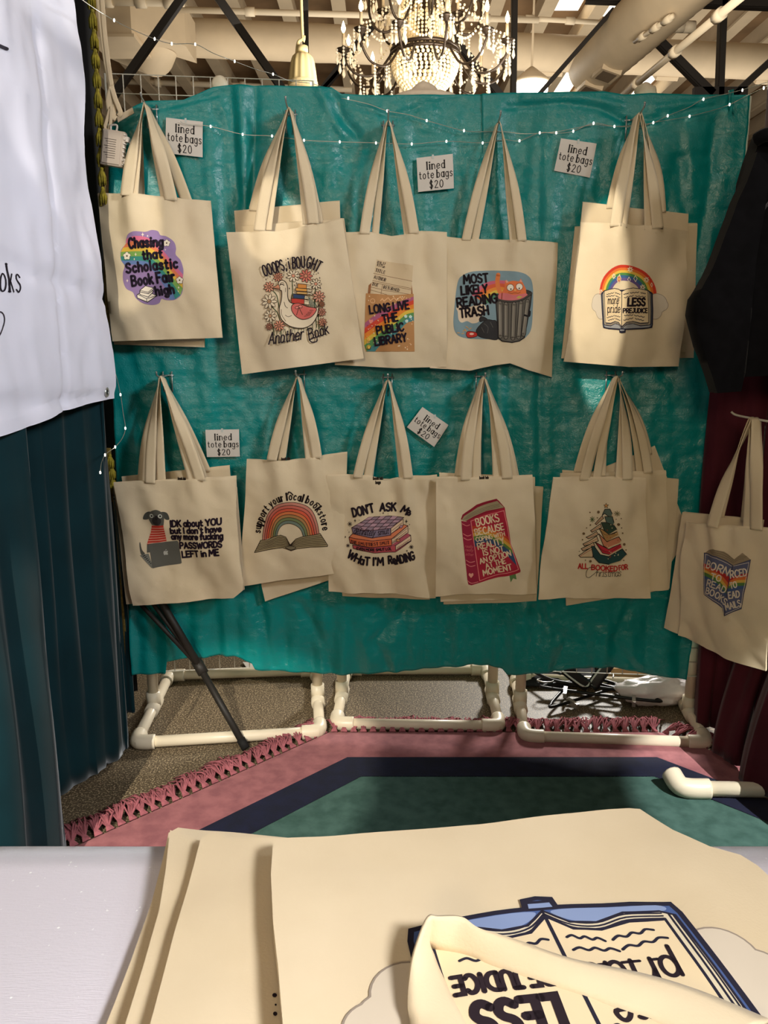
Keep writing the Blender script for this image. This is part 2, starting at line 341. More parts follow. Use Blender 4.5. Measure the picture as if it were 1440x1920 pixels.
# ------------------------------------------------------------------ cloth panels: a plane frame with a rumpled height field on a shared triangle lattice
class Cloth:
    def __init__(s, O, U, Vv, hfun, g=.0125):
        s.O, s.U, s.V = Vector(O), Vector(U).normalized(), Vector(Vv).normalized(); s.N = s.U.cross(s.V).normalized(); s.hf = hfun; s.g = g; s.c = {}
    def uv(s, px, py):
        p = hit(px, py, s.O, s.N)-s.O; return p.dot(s.U), p.dot(s.V)
    def node(s, i, j):
        k = (i, j)
        if k not in s.c: s.c[k] = s.hf(i*s.g, j*s.g)
        return s.c[k]
    def h(s, u, v):
        a, b = u/s.g, v/s.g; i, j = math.floor(a+1e-6), math.floor(b+1e-6); fu, fv = a-i, b-j
        if fu+fv <= 1: h0 = s.node(i, j); return h0+(s.node(i+1, j)-h0)*fu+(s.node(i, j+1)-h0)*fv
        h1 = s.node(i+1, j+1); return h1+(s.node(i, j+1)-h1)*(1-fu)+(s.node(i+1, j)-h1)*(1-fv)
    def at(s, u, v, off=0.): return s.O+s.U*u+s.V*v+s.N*(s.h(u, v)+off)
    def slice(s, bm):
        if not bm.verts: return
        us = [v.co.x for v in bm.verts]; vs = [v.co.y for v in bm.verts]; g = s.g
        fam = [((1, 0, 0), math.floor(min(us)/g), math.ceil(max(us)/g)), ((0, 1, 0), math.floor(min(vs)/g), math.ceil(max(vs)/g)),
               ((1, 1, 0), math.floor((min(us)+min(vs))/g), math.ceil((max(us)+max(vs))/g))]
        for n, a, b in fam:
            for k in range(a, b+1):
                co = (k*g, 0, 0) if n[0] else (0, k*g, 0)
                bmesh.ops.bisect_plane(bm, geom=bm.verts[:]+bm.edges[:]+bm.faces[:], dist=1e-7, plane_co=co, plane_no=n)
    def print_art(s, art, name, parent, tomap=None, lift=.0007, eps=2.2e-5):
        bm = bmesh.new(); mats = []; idx = {}
        f = tomap or s.uv
        for li, (polys, rgb) in enumerate(art.it):
            if rgb not in idx: idx[rgb] = len(mats); mats.append(ink(rgb))
            for P in polys:
                w = [f(*p) for p in P]
                vs = [bm.verts.new((a, b, li*eps)) for a, b in w]
                tri = [(0, 1, 2), (0, 2, 3)] if len(P) == 4 and len(polys) > 1 else ([tuple(range(len(P)))] if len(P) == 8 and len(polys) > 1 else tessellate_polygon([[Vector((a, b, 0)) for a, b in w]]))
                for t in tri:
                    try: fc = bm.faces.new([vs[i] for i in t])
                    except ValueError: continue
                    fc.material_index = idx[rgb]
        s.slice(bm)
        for v in bm.verts: v.co = s.at(v.co.x, v.co.y, lift+v.co.z)
        for fc in bm.faces:
            fc.normal_update()
            if fc.normal.dot(s.N) < 0: fc.normal_flip()
        me = bpy.data.meshes.new(name); bm.to_mesh(me); bm.free()
        return link(name, me, mats, parent)
    def panel(s, outline_uv, name, m, parent, thick=.006, lip=.004, pinch=True):
        """closed flat bag body whose front follows the height field"""
        bm = bmesh.new(); vs = [bm.verts.new((a, b, 0)) for a, b in outline_uv]
        for t in tessellate_polygon([[Vector((a, b, 0)) for a, b in outline_uv]]): bm.faces.new([vs[i] for i in t])
        s.slice(bm); bmesh.ops.dissolve_degenerate(bm, dist=1e-6, edges=bm.edges)
        for fc in bm.faces:
            fc.normal_update()
            if fc.normal.z < 0: fc.normal_flip()
        front = list(bm.faces); be = [e for e in bm.edges if len(e.link_faces) == 1]
        back = {}; vmax = max(b for a, b in outline_uv)
        for v in list(bm.verts):
            q = bm.verts.new((v.co.x, v.co.y+lip*sstep(vmax-.03, vmax, v.co.y), -1)); back[v] = q
        for fc in front: bm.faces.new([back[v] for v in fc.verts][::-1])
        for e in be:
            a, b = e.verts
            try: bm.faces.new([a, b, back[b], back[a]])
            except ValueError: pass
        for v in bm.verts:
            back_side = v.co.z < -.5
            v.co = s.at(v.co.x, v.co.y, -thick if back_side else 0.)
        bmesh.ops.recalc_face_normals(bm, faces=bm.faces)
        me = bpy.data.meshes.new(name); bm.to_mesh(me); bm.free()
        o = link(name, me, m, parent); return sharp(o, 60)

def strap(mb, pts, wdirs, widths, th=.0022):
    """flat webbing along pts with given width direction at every point"""
    pts = [Vector(p) for p in pts]; rings = []; n = len(pts)
    for i, p in enumerate(pts):
        t = (pts[min(i+1, n-1)]-pts[max(i-1, 0)]).normalized(); w = Vector(wdirs[i]); w = (w-t*w.dot(t))
        w = w.normalized() if w.length > 1e-6 else t.orthogonal().normalized()
        k = t.cross(w); h = widths[i]/2
        rings.append([p-w*h-k*th/2, p-w*h*.5-k*th*.75, p+w*h*.5-k*th*.75, p+w*h-k*th/2, p+w*h+k*th/2, p+w*h*.5+k*th*.75, p-w*h*.5+k*th*.75, p-w*h+k*th/2])
    b = mb.quadgrid(rings, closed_v=True); mb.face([b+k for k in range(8)]); mb.face([b+(n-1)*8+k for k in range(8)][::-1])
# ------------------------------------------------------------------ the hall
concrete = mat('speckled_concrete', (78, 66, 50), .5, .35, noise_scale=190, rgb2=(170, 152, 122), detail=2, bump=.08, bump_scale=260, ramp=(.50, .66))
paint = mat('cream_painted_steel', (202, 182, 150), .6, noise_amt=.06, noise_scale=3)
deck = mat('roof_boards', (140, 112, 80), .8, noise_amt=.25, noise_scale=1.5)
black_steel = mat('black_steel', (38, 34, 30), .55)
white_pipe = mat('white_painted_pipe', (222, 205, 175), .5)
m = MB(); m.box((0, 8, -.05), (30, 28, .1)); struct(m.build('floor', concrete, smooth=False))
m = MB(); m.box((0, 9.5, 6.3), (30, 25, .12)); struct(m.build('ceiling', deck, smooth=False))
m = MB()
m.box((0, 19.1, 3.1), (30, .2, 6.4))
for k in range(14): m.box((0, 18.97, 2.2+k*.3), (30, .06, .03))
struct(m.build('wall_back', mat('brown_plank_wall', (120, 96, 70), .8, noise_amt=.2, noise_scale=2), smooth=False))
# joists under the roof deck
for k in range(-16, 19):
    x = k*.72+.1; m = MB(); m.box((x, 12.8, 6.08), (.10, 12.4, .32)); m.box((x, 12.8, 5.92), (.19, 12.4, .035))
    o = m.build('trim_%d' % (k+17), paint, smooth=False); struct(o)
# skylight panes between the joists, right-hand side
sky = mat('bright_skylight', (255, 250, 235), .5, emit=(255, 246, 226), emit_s=2.2)
for i, (x0, x1, y0, y1) in enumerate([(2.38, 2.86, 11.0, 12.6), (3.1, 3.58, 11.0, 12.8), (2.38, 2.86, 15.0, 18.2), (3.1, 3.58, 15.2, 18.2), (4.55, 5.0, 15, 18)]):
    m = MB(); m.box(((x0+x1)/2, (y0+y1)/2, 6.225), (x1-x0, y1-y0, .02)); o = struct(m.build('window_%d' % (i+1), sky, smooth=False))
# big round ducts
def duct(name, A, B, r, rib, label, caps=(True, True), grilles=()):
    t = thing(name, (A.x, A.y, A.z), label, 'duct'); m = MB(); n = max(2, int((B-A).length/rib)); P = []; R = []
    for i in range(n+1):
        p = A.lerp(B, i/n); P += [p, A.lerp(B, min(1, (i+.15)/n))]; R += [r*1.02, r]
    m.tube(P, R, 28); sharp(m.build('duct_shell', paint, t), 70)
    d = (B-A).normalized()
    for q, ang in grilles:
        c = A.lerp(B, q); u = d.cross(Vector((0, 0, 1))).normalized(); dn = d.cross(u)
        nrm = (u*math.cos(ang)+dn*math.sin(ang)); R3 = Matrix((d, nrm.cross(d), nrm)).transposed()
        g = MB(); g.box(c+nrm*(r+.005), (.30, .20, .05), R3); fr = g.build('grille_frame', paint, t, False)
        g = MB(); g.box(c+nrm*(r+.028), (.24, .145, .012), R3)
        g.build('grille_mesh', mat('dark_grille', (120, 104, 84), .6, noise_amt=.3, noise_scale=200), fr, False)
    return t
A, B = V(288, 68, 10.0), V(1560, 122, 11.2)
duct('air_duct', A, B, .205, .9, 'long cream round air duct running sideways behind the chandelier', grilles=[(.56, 2.3), (.74, 2.3), (.9, 2.3)])
zc = V(1110, 128, 9.0)
duct('air_duct', zc, V(1345, -95, 6.35), .255, .16, 'cream ribbed round duct slanting down above the right of the teal sheet', grilles=[(.06, 1.3), (.25, 1.3)])
duct('air_duct', V(222, 74, 10.0), V(292, 101, 9.35), .225, .05, 'short corrugated duct elbow below the boxy duct at upper left')
t = thing('duct_box', V(222, 40, 9.2), 'boxy cream sheet metal duct at the upper left under the roof', 'duct')
c = V(222, 34, 8.9); m = MB(); m.box(c, (.42, .55, .52)); m.build('duct_shell', paint, t, False)
m = MB(); m.box(c+Vector((0, 0, -.27)), (.48, .60, .03)); m.build('duct_flange', paint, t, False)
m = MB(); m.prism([c+Vector((.21, -.27, .26)), c+Vector((.21, -.27, -.2)), c+Vector((.62, .3, -.16)), c+Vector((.62, .3, .26))], (0, .5, 0)); m.build('duct_reducer', paint, t, False)
# roof trusses of dark steel
def truss(label, Y, members, chord=None):
    t = thing('roof_truss', V(*members[0][0], Y), label, 'truss')
    for a, b, w in members:
        p, q = V(*a, Y), V(*b, Y); d = (q-p).normalized(); u = d.cross(Vector((0, 1, 0))).normalized(); R3 = Matrix((d, Vector((0, 1, 0)), u)).transposed()
        m = MB(); m.box((p+q)/2, ((q-p).length, .06, w), R3); m.box((p+q)/2+Vector((0, .03, 0))-u*w/2, ((q-p).length, .07, .008), R3)
        m.build('truss_web', black_steel, t, False)
truss('dark steel roof truss at the upper left with crossing diagonal bars', 7.6, [((360, -30), (214, 178), .065), ((392, -30), (545, 188), .065), ((572, -40), (574, 170), .05), ((700, 45), (600, 175), .055), ((850, 70), (948, 190), .055), ((640, 130), (604, 170), .03)])
truss('black steel roof truss at the upper right behind the slanting duct', 7.9, [((966, -40), (963, 195), .045), ((1150, 18), (1003, 186), .035), ((1100, -8), (1480, 6), .09), ((1222, 62), (1336, 176), .065), ((1358, -10), (1350, 190), .05), ((1470, 92), (1372, 182), .055), ((1300, 172), (1400, 172), .07)])
def pipe(a, b, r, label, drops=()):
    t = thing('ceiling_pipe', a, label, 'pipe'); m = MB(); m.tube([a, b], r, 10); m.build('pipe_run', white_pipe, t)
    d = (b-a).normalized()
    for k in (.2, .55, .85): m = MB(); p = a.lerp(b, k); m.tube([p-d*.05, p+d*.05], r*1.5, 10); m.build('pipe_coupling', white_pipe, t)
pipe(V(165, 2, 8), V(345, 5, 8), .035, 'thin cream pipe along the very top left beside the boxy duct')
pipe(V(330, 18, 9), V(1010, 38, 9.2), .03, 'thin cream sprinkler pipe crossing above the hanging speaker and chandelier')
pipe(V(950, 33, 9.2), V(1165, 44, 9.3), .025, 'thin cream pipe to the right of the chandelier ending at the slanting duct')
pipe(V(1160, 185, 8.5), V(1400, -14, 5.6), .03, 'cream pipe slanting up to the right behind the sheet top')
pipe(V(1236, 48, 8), V(1302, 51, 8), .035, 'short cream pipe stub under the right-hand roof')
pipe(V(205, 152, 15), V(660, 168, 15), .05, 'long cream pipe low along the far plank wall')
pipe(V(1190, 78, 7.4), V(1262, 30, 6.8), .02, 'thin grey conduit crossing behind the slanting duct')
# glowing high-bay lamp behind the sheet
t = thing('high_bay_lamp', V(996, 168, 9.5), 'round glowing white high-bay lamp just above the sheet right of the chandelier', 'lamp')
m = MB(); m.lathe([(.02, .18), (.06, .15), (.22, .02), (.23, 0), (.20, 0)], V(996, 158, 9.5), 20, cap1=False); m.build('lamp_housing', paint, t)
q_ = V(996, 158, 9.5); m = MB(); m.tube([q_+Vector((0, 0, .16)), Vector((q_.x, q_.y, 6.24))], .012, 8); m.build('hanging_rod', paint, t)
m = MB(); m.ball(V(996, 168, 9.5), .19, 16, 10, .8); m.build('lamp_globe', mat('white_hot_globe', (255, 255, 250), emit=(255, 250, 240), emit_s=14), t)

# ------------------------------------------------------------------ rug: an octagon with pink, navy and green zones and a knotted fringe
RC = Vector((.37, 1.035, 0)); AP = 1.335                      # centre and apothem
def octo(ap, z):
    R_ = ap/math.cos(math.pi/8)
    return [Vector((RC.x+R_*math.sin(math.radians(22.5+45*k)), RC.y+R_*math.cos(math.radians(22.5+45*k)), z)) for k in range(8)]
rug = thing('octagonal_rug', (RC.x, RC.y, 0), 'octagonal rug with green middle, navy band and pink fringed border on the concrete', 'rug')
def ring(a0, a1, z, name, m_):
    m = MB(); A, B = octo(a0, z), octo(a1, z); A0, B0 = octo(a0, .001), octo(a1, .001)
    if a0 <= 0:
        m.prism(B0, (0, 0, z-.001))
    else:
        for i in range(8):
            j = (i+1) % 8; b = len(m.v); m.v += [tuple(p) for p in (A[i], A[j], B[j], B[i], B0[i], B0[j])]; m.face((b, b+1, b+2, b+3)); m.face((b+3, b+2, b+5, b+4))
    return m.build(name, m_, rug, False)
pile = lambda n, c, c2: mat(n, c, .95, .1, noise_scale=26, rgb2=c2, detail=8, bump=.5, bump_scale=420, sheen=.35)
ring(0, AP-.275, .012, 'green_field', pile('green_pile', (68, 98, 90), (50, 80, 72)))
ring(AP-.277, AP-.165, .014, 'navy_band', pile('navy_pile', (17, 21, 48), (12, 15, 36)))
ring(AP-.167, AP, .012, 'pink_border', pile('pink_pile', (162, 102, 104), (138, 84, 88)))
yarn = mat('pink_yarn', (156, 92, 98), .9, .1, noise_amt=.2, noise_scale=60)
oc = octo(AP, 0)
for side in (6, 7, 0):                                   # left diagonal, far side, right diagonal
    a, b = oc[side], oc[(side+1) % 8]
    dirn = (b-a).normalized(); out = Vector((-dirn.y, dirn.x, 0)) if (Vector((-dirn.y, dirn.x, 0)).dot((a+b)/2-RC) > 0) else Vector((dirn.y, -dirn.x, 0))
    nT = 34
    for k in range(nT):
        p = a.lerp(b, (k+.5)/nT); rr = random.Random(side*100+k); m = MB(); lean = .45+rr.uniform(-.5, .5); ln_ = rr.uniform(.085, .115)
        m.ball(p+Vector((0, 0, .010))+out*.014, .009, 6, 4)
        for q in range(13):
            f = (q-6)/6; e = out*(ln_+rr.uniform(-.012, .012))+dirn*(f*.036+lean*.05)
            m.tube([p+out*.004+dirn*f*.010+Vector((0, 0, .012)), p+out*.02+dirn*f*.004+Vector((0, 0, .018)), p+e*.5+dirn*f*.004+Vector((0, 0, .020+rr.uniform(0, .016))), p+e*.8+dirn*rr.uniform(-.008, .008)+Vector((0, 0, .014+rr.uniform(0, .012))), p+e*1.05+dirn*rr.uniform(-.014, .014)+Vector((0, 0, .004))], [.0022, .0027, .0026, .0023, .0013], 5)
        m.build('fringe_tassel', yarn, rug)

# ------------------------------------------------------------------ pvc stands with wire grid panels
pvc = mat('white_pvc', (226, 212, 186), .35, .45)
wire = mat('white_wire', (205, 198, 182), .4)
def stand(label, corners, top):
    fl, fr, bl, br = [Vector((p[0], p[1], .021)) for p in corners]
    t = thing('pvc_stand', ((fl.x+fr.x)/2, (fl.y+br.y)/2, 0), label, 'display stand', 'white pipe stands under the teal backdrop'); r = .0185
    ul, ur = fl.lerp(bl, .5), fr.lerp(br, .5)
    for a, b, n in ((fl, fr, 'front_rail'), (bl, br, 'rear_rail'), (fl, bl, 'side_rail'), (fr, br, 'side_rail')):
        m = MB(); m.tube([a, b], r, 14); m.build(n, pvc, t)
    for c, p, q in ((fl, fr, bl), (fr, fl, br), (bl, br, fl), (br, bl, fr)):
        d1, d2 = (p-c).normalized(), (q-c).normalized(); m = MB(); k = .05
        m.tube(catmull([c+d1*k*1.2, c+d1*k*.6, c+(d1+d2)*.007, c+d2*k*.6, c+d2*k*1.2], 5), r*1.32, 14); m.build('elbow', pvc, t)
    for u, d in ((ul, (bl-fl).normalized()), (ur, (br-fr).normalized())):
        m = MB(); m.tube([u-d*.05, u+d*.05], r*1.32, 14); m.tube([u, u+Vector((0, 0, .055))], r*1.32, 14); m.build('tee', pvc, t)
        m = MB(); m.tube([u, u+Vector((0, 0, top))], r, 14); m.build('upright', pvc, t)
    return t, ul, ur
ST = []
for lab, cs in (('white plastic pipe stand at the left with a black pole crossing its foot', [(-.801, 2.283), (-.213, 2.358), (-.839, 2.813), (-.270, 2.86)]),
                ('white plastic pipe stand in the middle of the three under the teal sheet', [(-.163, 2.415), (.39, 2.396), (-.147, 2.868), (.406, 2.87)]),
                ('white plastic pipe stand at the right with hangers and a white bag behind', [(.464, 2.325), (1.042, 2.283), (.509, 2.793), (1.101, 2.735)])):
    ST.append(stand(lab, cs, 1.86))
glab = ('white wire grid panel behind the left of the sheet, its top squares showing', 'white wire grid panel behind the middle of the teal sheet', 'white wire grid panel behind the right end of the teal sheet')
for (t, ul, ur), lab in zip(ST, glab):
    d = (ur-ul); d.z = 0; W_ = d.length; d.normalize(); off = Vector((d.y, -d.x, 0))*.0215; z0, z1 = .16, (2.075 if lab.endswith('showing') else 2.0)
    g = thing('grid_panel', (ul.x, ul.y, z0), lab, 'wire grid'); m = MB(); n = 12
    lft = ul-d*.02
    for i in range(n+1): p = lft+d*((W_+.04)*i/n)+off; m.tube([(p.x, p.y, z0), (p.x, p.y, z1)], .0017, 6)
    m.build('vertical_wires', wire, g)
    m = MB(); nh = 36
    for j in range(1, nh): z = z0+(z1-z0)*j/nh; p, q = lft+off*.9, lft+d*(W_+.04)+off*.9; m.tube([(p.x, p.y, z), (q.x, q.y, z)], .0017, 6)
    m.build('horizontal_wires', wire, g)
    m = MB(); p, q = lft+off, lft+d*(W_+.04)+off; m.tube([(p.x, p.y, z0), (p.x, p.y, z1), (q.x, q.y, z1), (q.x, q.y, z0)], .0034, 8, closed=True); m.build('panel_frame', wire, g)
# fourth stand at the right front, only its near rail and elbow in view
t = thing('pvc_stand', (.95, 1.98, 0), 'white plastic pipe foot with an elbow, at the right below the maroon curtain', 'display stand', 'white pipe stands under the teal backdrop')
a, b = Vector((.842, 1.992, .036)), Vector((1.5, 1.965, .036)); m = MB(); m.tube([a+Vector((.05, 0, 0)), b], .0215, 14); m.build('front_rail', pvc, t)
m = MB(); m.tube(catmull([a+Vector((.085, -.002, 0)), a+Vector((.03, 0, 0)), a+Vector((.004, .012, .004)), a+Vector((-.004, .05, .016))], 6), .0285, 14); m.build('elbow', pvc, t)

# ------------------------------------------------------------------ teal plastic sheets hung over the grid
def ysheet(x): return interp([-1.0, -.82, -.24, .40, .487, 1.07, 1.25], [2.47, 2.488, 2.528, 2.532, 2.500, 2.452, 2.435], x)
teal = bpy.data.materials.new('teal_plastic'); teal.use_nodes = True; nt = teal.node_tree; b = nt.nodes['Principled BSDF']
b.inputs['Base Color'].default_value = (*lin((5, 132, 130)), 1); b.inputs['Roughness'].default_value = .27; b.inputs['Specular IOR Level'].default_value = .55
tc = nt.nodes.new('ShaderNodeTexCoord')
def tex(kind, scale, **kw):
    n = nt.nodes.new(kind); n.inputs['Scale'].default_value = scale; nt.links.new(tc.outputs['Object'], n.inputs['Vector'])
    for k, v in kw.items(): n.inputs[k].default_value = v
    return n
n1 = tex('ShaderNodeTexNoise', 9, Detail=8., Distortion=3.5, Roughness=.62); n3 = tex('ShaderNodeTexNoise', 44, Detail=5., Distortion=3.0)
ab = nt.nodes.new('ShaderNodeMath'); ab.operation = 'SUBTRACT'; nt.links.new(n3.outputs['Fac'], ab.inputs[0]); ab.inputs[1].default_value = .5
ab2 = nt.nodes.new('ShaderNodeMath'); ab2.operation = 'ABSOLUTE'; nt.links.new(ab.outputs[0], ab2.inputs[0])
am = nt.nodes.new('ShaderNodeMapping'); am.inputs['Scale'].default_value = (3, 1, 30); nt.links.new(tc.outputs['Object'], am.inputs['Vector'])
n4 = nt.nodes.new('ShaderNodeTexNoise'); n4.inputs['Scale'].default_value = 2.4; n4.inputs['Detail'].default_value = 3; nt.links.new(am.outputs['Vector'], n4.inputs['Vector'])
mx = nt.nodes.new('ShaderNodeMath'); mx.operation = 'MULTIPLY_ADD'; nt.links.new(ab2.outputs[0], mx.inputs[0]); mx.inputs[1].default_value = -1.1; nt.links.new(n1.outputs['Fac'], mx.inputs[2])
mx2 = nt.nodes.new('ShaderNodeMath'); mx2.operation = 'MULTIPLY_ADD'; nt.links.new(n4.outputs['Fac'], mx2.inputs[0]); mx2.inputs[1].default_value = .35; nt.links.new(mx.outputs[0], mx2.inputs[2])
bp = nt.nodes.new('ShaderNodeBump'); bp.inputs['Strength'].default_value = .5; bp.inputs['Distance'].default_value = .0035
nt.links.new(mx2.outputs[0], bp.inputs['Height']); nt.links.new(bp.outputs['Normal'], b.inputs['Normal'])
b.inputs['Transmission Weight'].default_value = 0.
RIDGES = [([(615, 162), (632, 190), (645, 225), (668, 250)], .016, 9), ([(600, 170), (615, 205), (640, 250)], -.010, 8), ([(452, 170), (460, 300), (468, 440)], -.016, 12), ([(478, 168), (476, 260), (470, 400)], .014, 9), ([(432, 165), (440, 260), (446, 380)], .010, 10),
 ([(640, 190), (740, 222), (800, 196), (860, 190)], .010, 7), ([(950, 205), (1050, 196), (1120, 206), (1175, 232)], .014, 7), ([(980, 188), (1090, 186), (1160, 200)], -.010, 7), ([(1215, 228), (1300, 208), (1392, 190)], .012, 7), ([(1225, 205), (1300, 195)], -.01, 6),
 ([(250, 215), (330, 200), (420, 175)], .012, 8), ([(225, 245), (300, 215), (400, 190)], -.010, 7), ([(395, 190), (420, 260), (425, 420)], .008, 12), ([(930, 185), (925, 500), (938, 900)], -.008, 12), ([(1012, 260), (1008, 600), (1012, 1200)], .006, 9),
 ([(500, 900), (480, 1100), (510, 1250)], .012, 12), ([(560, 1130), (600, 1190), (620, 1255)], .008, 9), ([(350, 1140), (345, 1230)], .01, 14), ([(760, 1140), (700, 1200), (730, 1255)], .008, 9), ([(1000, 1140), (1060, 1200), (1040, 1250)], .008, 9), ([(1180, 1130), (1150, 1200), (1190, 1255)], .008, 9), ([(1270, 300), (1285, 420), (1240, 700)], .007, 14), ([(1340, 230), (1330, 330), (1300, 520)], .008, 12)]
def ridge(x, y):
    s_ = 0
    for pts, amp, w in RIDGES:
        if x < min(p[0] for p in pts)-3*w or x > max(p[0] for p in pts)+3*w or y < pts[0][1]-60 and y < pts[-1][1]-60: continue
        best = 1e9
        for (x0, y0), (x1, y1) in zip(pts, pts[1:]):
            dx, dy = x1-x0, y1-y0; t = min(1, max(0, ((x-x0)*dx+(y-y0)*dy)/(dx*dx+dy*dy))); best = min(best, (x-x0-dx*t)**2+(y-y0-dy*t)**2)
        s_ += amp*math.exp(-best/(w*w))
    return s_
def sheet(name, left, right, top, bot, label, seed, nu=90, nv=150, dy=0.):
    """edges are pixel polylines, left/right ordered top to bottom, top/bot left to right"""
    def samp(P, t):
        L = [0]
        for i in range(1, len(P)): L.append(L[-1]+math.dist(P[i], P[i-1]))
        d = t*L[-1]
        for i in range(len(P)-1):
            if d <= L[i+1] or i == len(P)-2:
                q = (d-L[i])/max(1e-6, L[i+1]-L[i]); return P[i][0]+(P[i+1][0]-P[i][0])*q, P[i][1]+(P[i+1][1]-P[i][1])*q
    m = MB(); rows = []
    for j in range(nv+1):
        t = j/nv; r = []
        for i in range(nu+1):
            s_ = i/nu; l, ri, to, bo = samp(left, t), samp(right, t), samp(top, s_), samp(bot, s_)
            c = [left[0], right[0], left[-1], right[-1]]; q = []
            for k in (0, 1):
                q.append((1-s_)*l[k]+s_*ri[k]+(1-t)*to[k]+t*bo[k]-((1-s_)*(1-t)*c[0][k]+s_*(1-t)*c[1][k]+(1-s_)*t*c[2][k]+s_*t*c[3][k]))
            Y = 2.55
            for _ in range(3): Y = ysheet(V(q[0], q[1], Y).x)
            p = V(q[0], q[1], Y); x, z = p.x, p.z
            e = .012*noise.noise((x*7+seed, z*2.2, 3))+.010*noise.noise((x*17, z*5+seed, 8))+.0022*noise.noise((x*38+seed, z*26, 1))+.0042*(abs(noise.noise((x*13+z*7+seed, z*8-x*6, 5)))+abs(noise.noise((x*9-z*8, z*11+x*4+seed, 9))))
            e += .006*abs(noise.noise((x*11, z*30, seed)))*sstep(.45, .05, t)+.016*noise.noise((x*22, .4, seed))*sstep(.75, 1, t)
            e += ridge(q[0], q[1])+.0007*math.cos(z*2*math.pi/.0515)**8
            ed = min(t*9, 1); p.y += -.012+dy+e*(.35+.65*ed)
            r.append(p)
        rows.append(r)
    m.quadgrid(rows); o = m.build(name, teal); md = o.modifiers.new('thickness', 'SOLIDIFY'); md.thickness = .0012
    return tag(o, label, 'tablecloth', 'teal plastic sheets')
sheet('plastic_tablecloth', [(200, 245), (205, 310), (208, 440), (212, 700), (220, 900), (240, 1100), (249, 1263)], [(948, 179), (945, 300), (940, 700), (936, 1000), (934, 1246)],
      [(200, 245), (228, 222), (250, 203), (275, 192), (345, 189), (372, 178), (400, 165), (430, 161), (545, 163), (622, 165), (640, 178), (700, 181), (800, 180), (948, 179)],
      [(249, 1263), (285, 1262), (314, 1259), (316, 1236), (380, 1231), (440, 1228), (474, 1240), (480, 1251), (505, 1257), (590, 1261), (690, 1262), (740, 1258), (850, 1248), (885, 1243), (934, 1246)],
      'crinkled teal plastic sheet hanging on the left and middle, carrying most tote bags', 4.2, 190, 260)
sheet('plastic_tablecloth', [(902, 179), (903, 500), (905, 900), (906, 1244)], [(1401, 181), (1397, 250), (1386, 340), (1368, 470), (1345, 650), (1330, 760), (1322, 960), (1296, 1180), (1284, 1271)],
      [(902, 179), (960, 178), (1130, 175), (1168, 181), (1215, 178), (1300, 181), (1401, 181)],
      [(906, 1244), (940, 1250), (950, 1262), (1010, 1259), (1090, 1250), (1140, 1248), (1215, 1262), (1284, 1271)],
      'crinkled teal plastic sheet hanging on the right beside the black sweatshirt', 9.7, 130, 260, -.006)
# ------------------------------------------------------------------ the prints
RB = [(205, 62, 44), (222, 116, 52), (226, 184, 76), (84, 138, 74), (62, 98, 142), (104, 86, 134)]
def art_chasing():
    a = Art(215, 425, 9.6)
    a.poly([(228, 270), (270, 165), (400, 108), (590, 115), (700, 78), (805, 95), (850, 165), (960, 190), (1085, 280), (1130, 400), (1128, 515), (1215, 620), (1265, 790), (1250, 950), (1242, 1120), (1195, 1240), (1080, 1318), (930, 1322), (850, 1300), (800, 1380), (680, 1410), (520, 1380), (395, 1290), (340, 1185), (225, 1120), (162, 980), (158, 830), (190, 710), (128, 610), (118, 470), (160, 380), (218, 345)], (150, 124, 166), True)
    a.bands([[(240, 235), (420, 190), (620, 215), (800, 330), (1000, 560), (1160, 760), (1255, 870)], [(228, 310), (420, 270), (620, 290), (790, 400), (970, 600), (1130, 820), (1252, 950)], [(165, 385), (400, 370), (620, 380), (780, 470), (940, 650), (1100, 880), (1244, 1030)],
             [(125, 460), (400, 455), (600, 470), (760, 545), (900, 700), (1070, 930), (1240, 1110)], [(120, 540), (400, 545), (590, 555), (740, 620), (870, 760), (1040, 990), (1190, 1235)], [(132, 615), (390, 620), (580, 635), (710, 700), (840, 820), (990, 1050), (1095, 1305)], [(185, 690), (380, 690), (560, 710), (680, 770), (800, 900), (930, 1110), (1000, 1318)]],
            [(214, 112, 140), (222, 124, 84), (222, 180, 72), (126, 166, 84), (62, 136, 124), (104, 126, 172)])
    for x, y, r in ((550, 165, 42), (635, 187, 26), (408, 510, 36), (380, 595, 26), (242, 975, 34), (1165, 1100, 30), (1155, 1165, 20), (945, 430, 24)): a.star4(x, y, r, (244, 226, 206))
    for x, y, r in ((240, 535, 76), (965, 310, 68), (1192, 972, 70)): a.blossom(x, y, r)
    for t, p, h, w in (('Chasing', [(292, 398), (900, 368)], 165, 46), ('that', [(548, 605), (892, 575)], 150, 44), ('Scholastic', [(232, 838), (1160, 752)], 165, 44), ('Book Fair', [(335, 1072), (1100, 985)], 175, 44), ('high', [(762, 1240), (1078, 1198)], 150, 44)):
        a.text(t, p, h, w, (38, 30, 42), space=3.2)
    wp = (238, 226, 206); dk = (45, 38, 40)
    a.poly([(415, 1235), (440, 1215), (600, 1165), (770, 1245), (600, 1360), (420, 1285)], wp, False, dk, 12).stroke([(430, 1222), (585, 1298), (765, 1245)], 10, dk).stroke([(585, 1298), (588, 1355)], 10, dk)
    a.poly([(465, 1195), (470, 1160), (620, 1120), (715, 1170), (615, 1270), (470, 1225)], wp, False, dk, 12)
    a.poly([(472, 1150), (575, 1070), (715, 1105), (715, 1140), (620, 1210), (472, 1180)], wp, False, dk, 12).stroke([(472, 1152), (620, 1185), (715, 1108)], 10, dk)
    return a
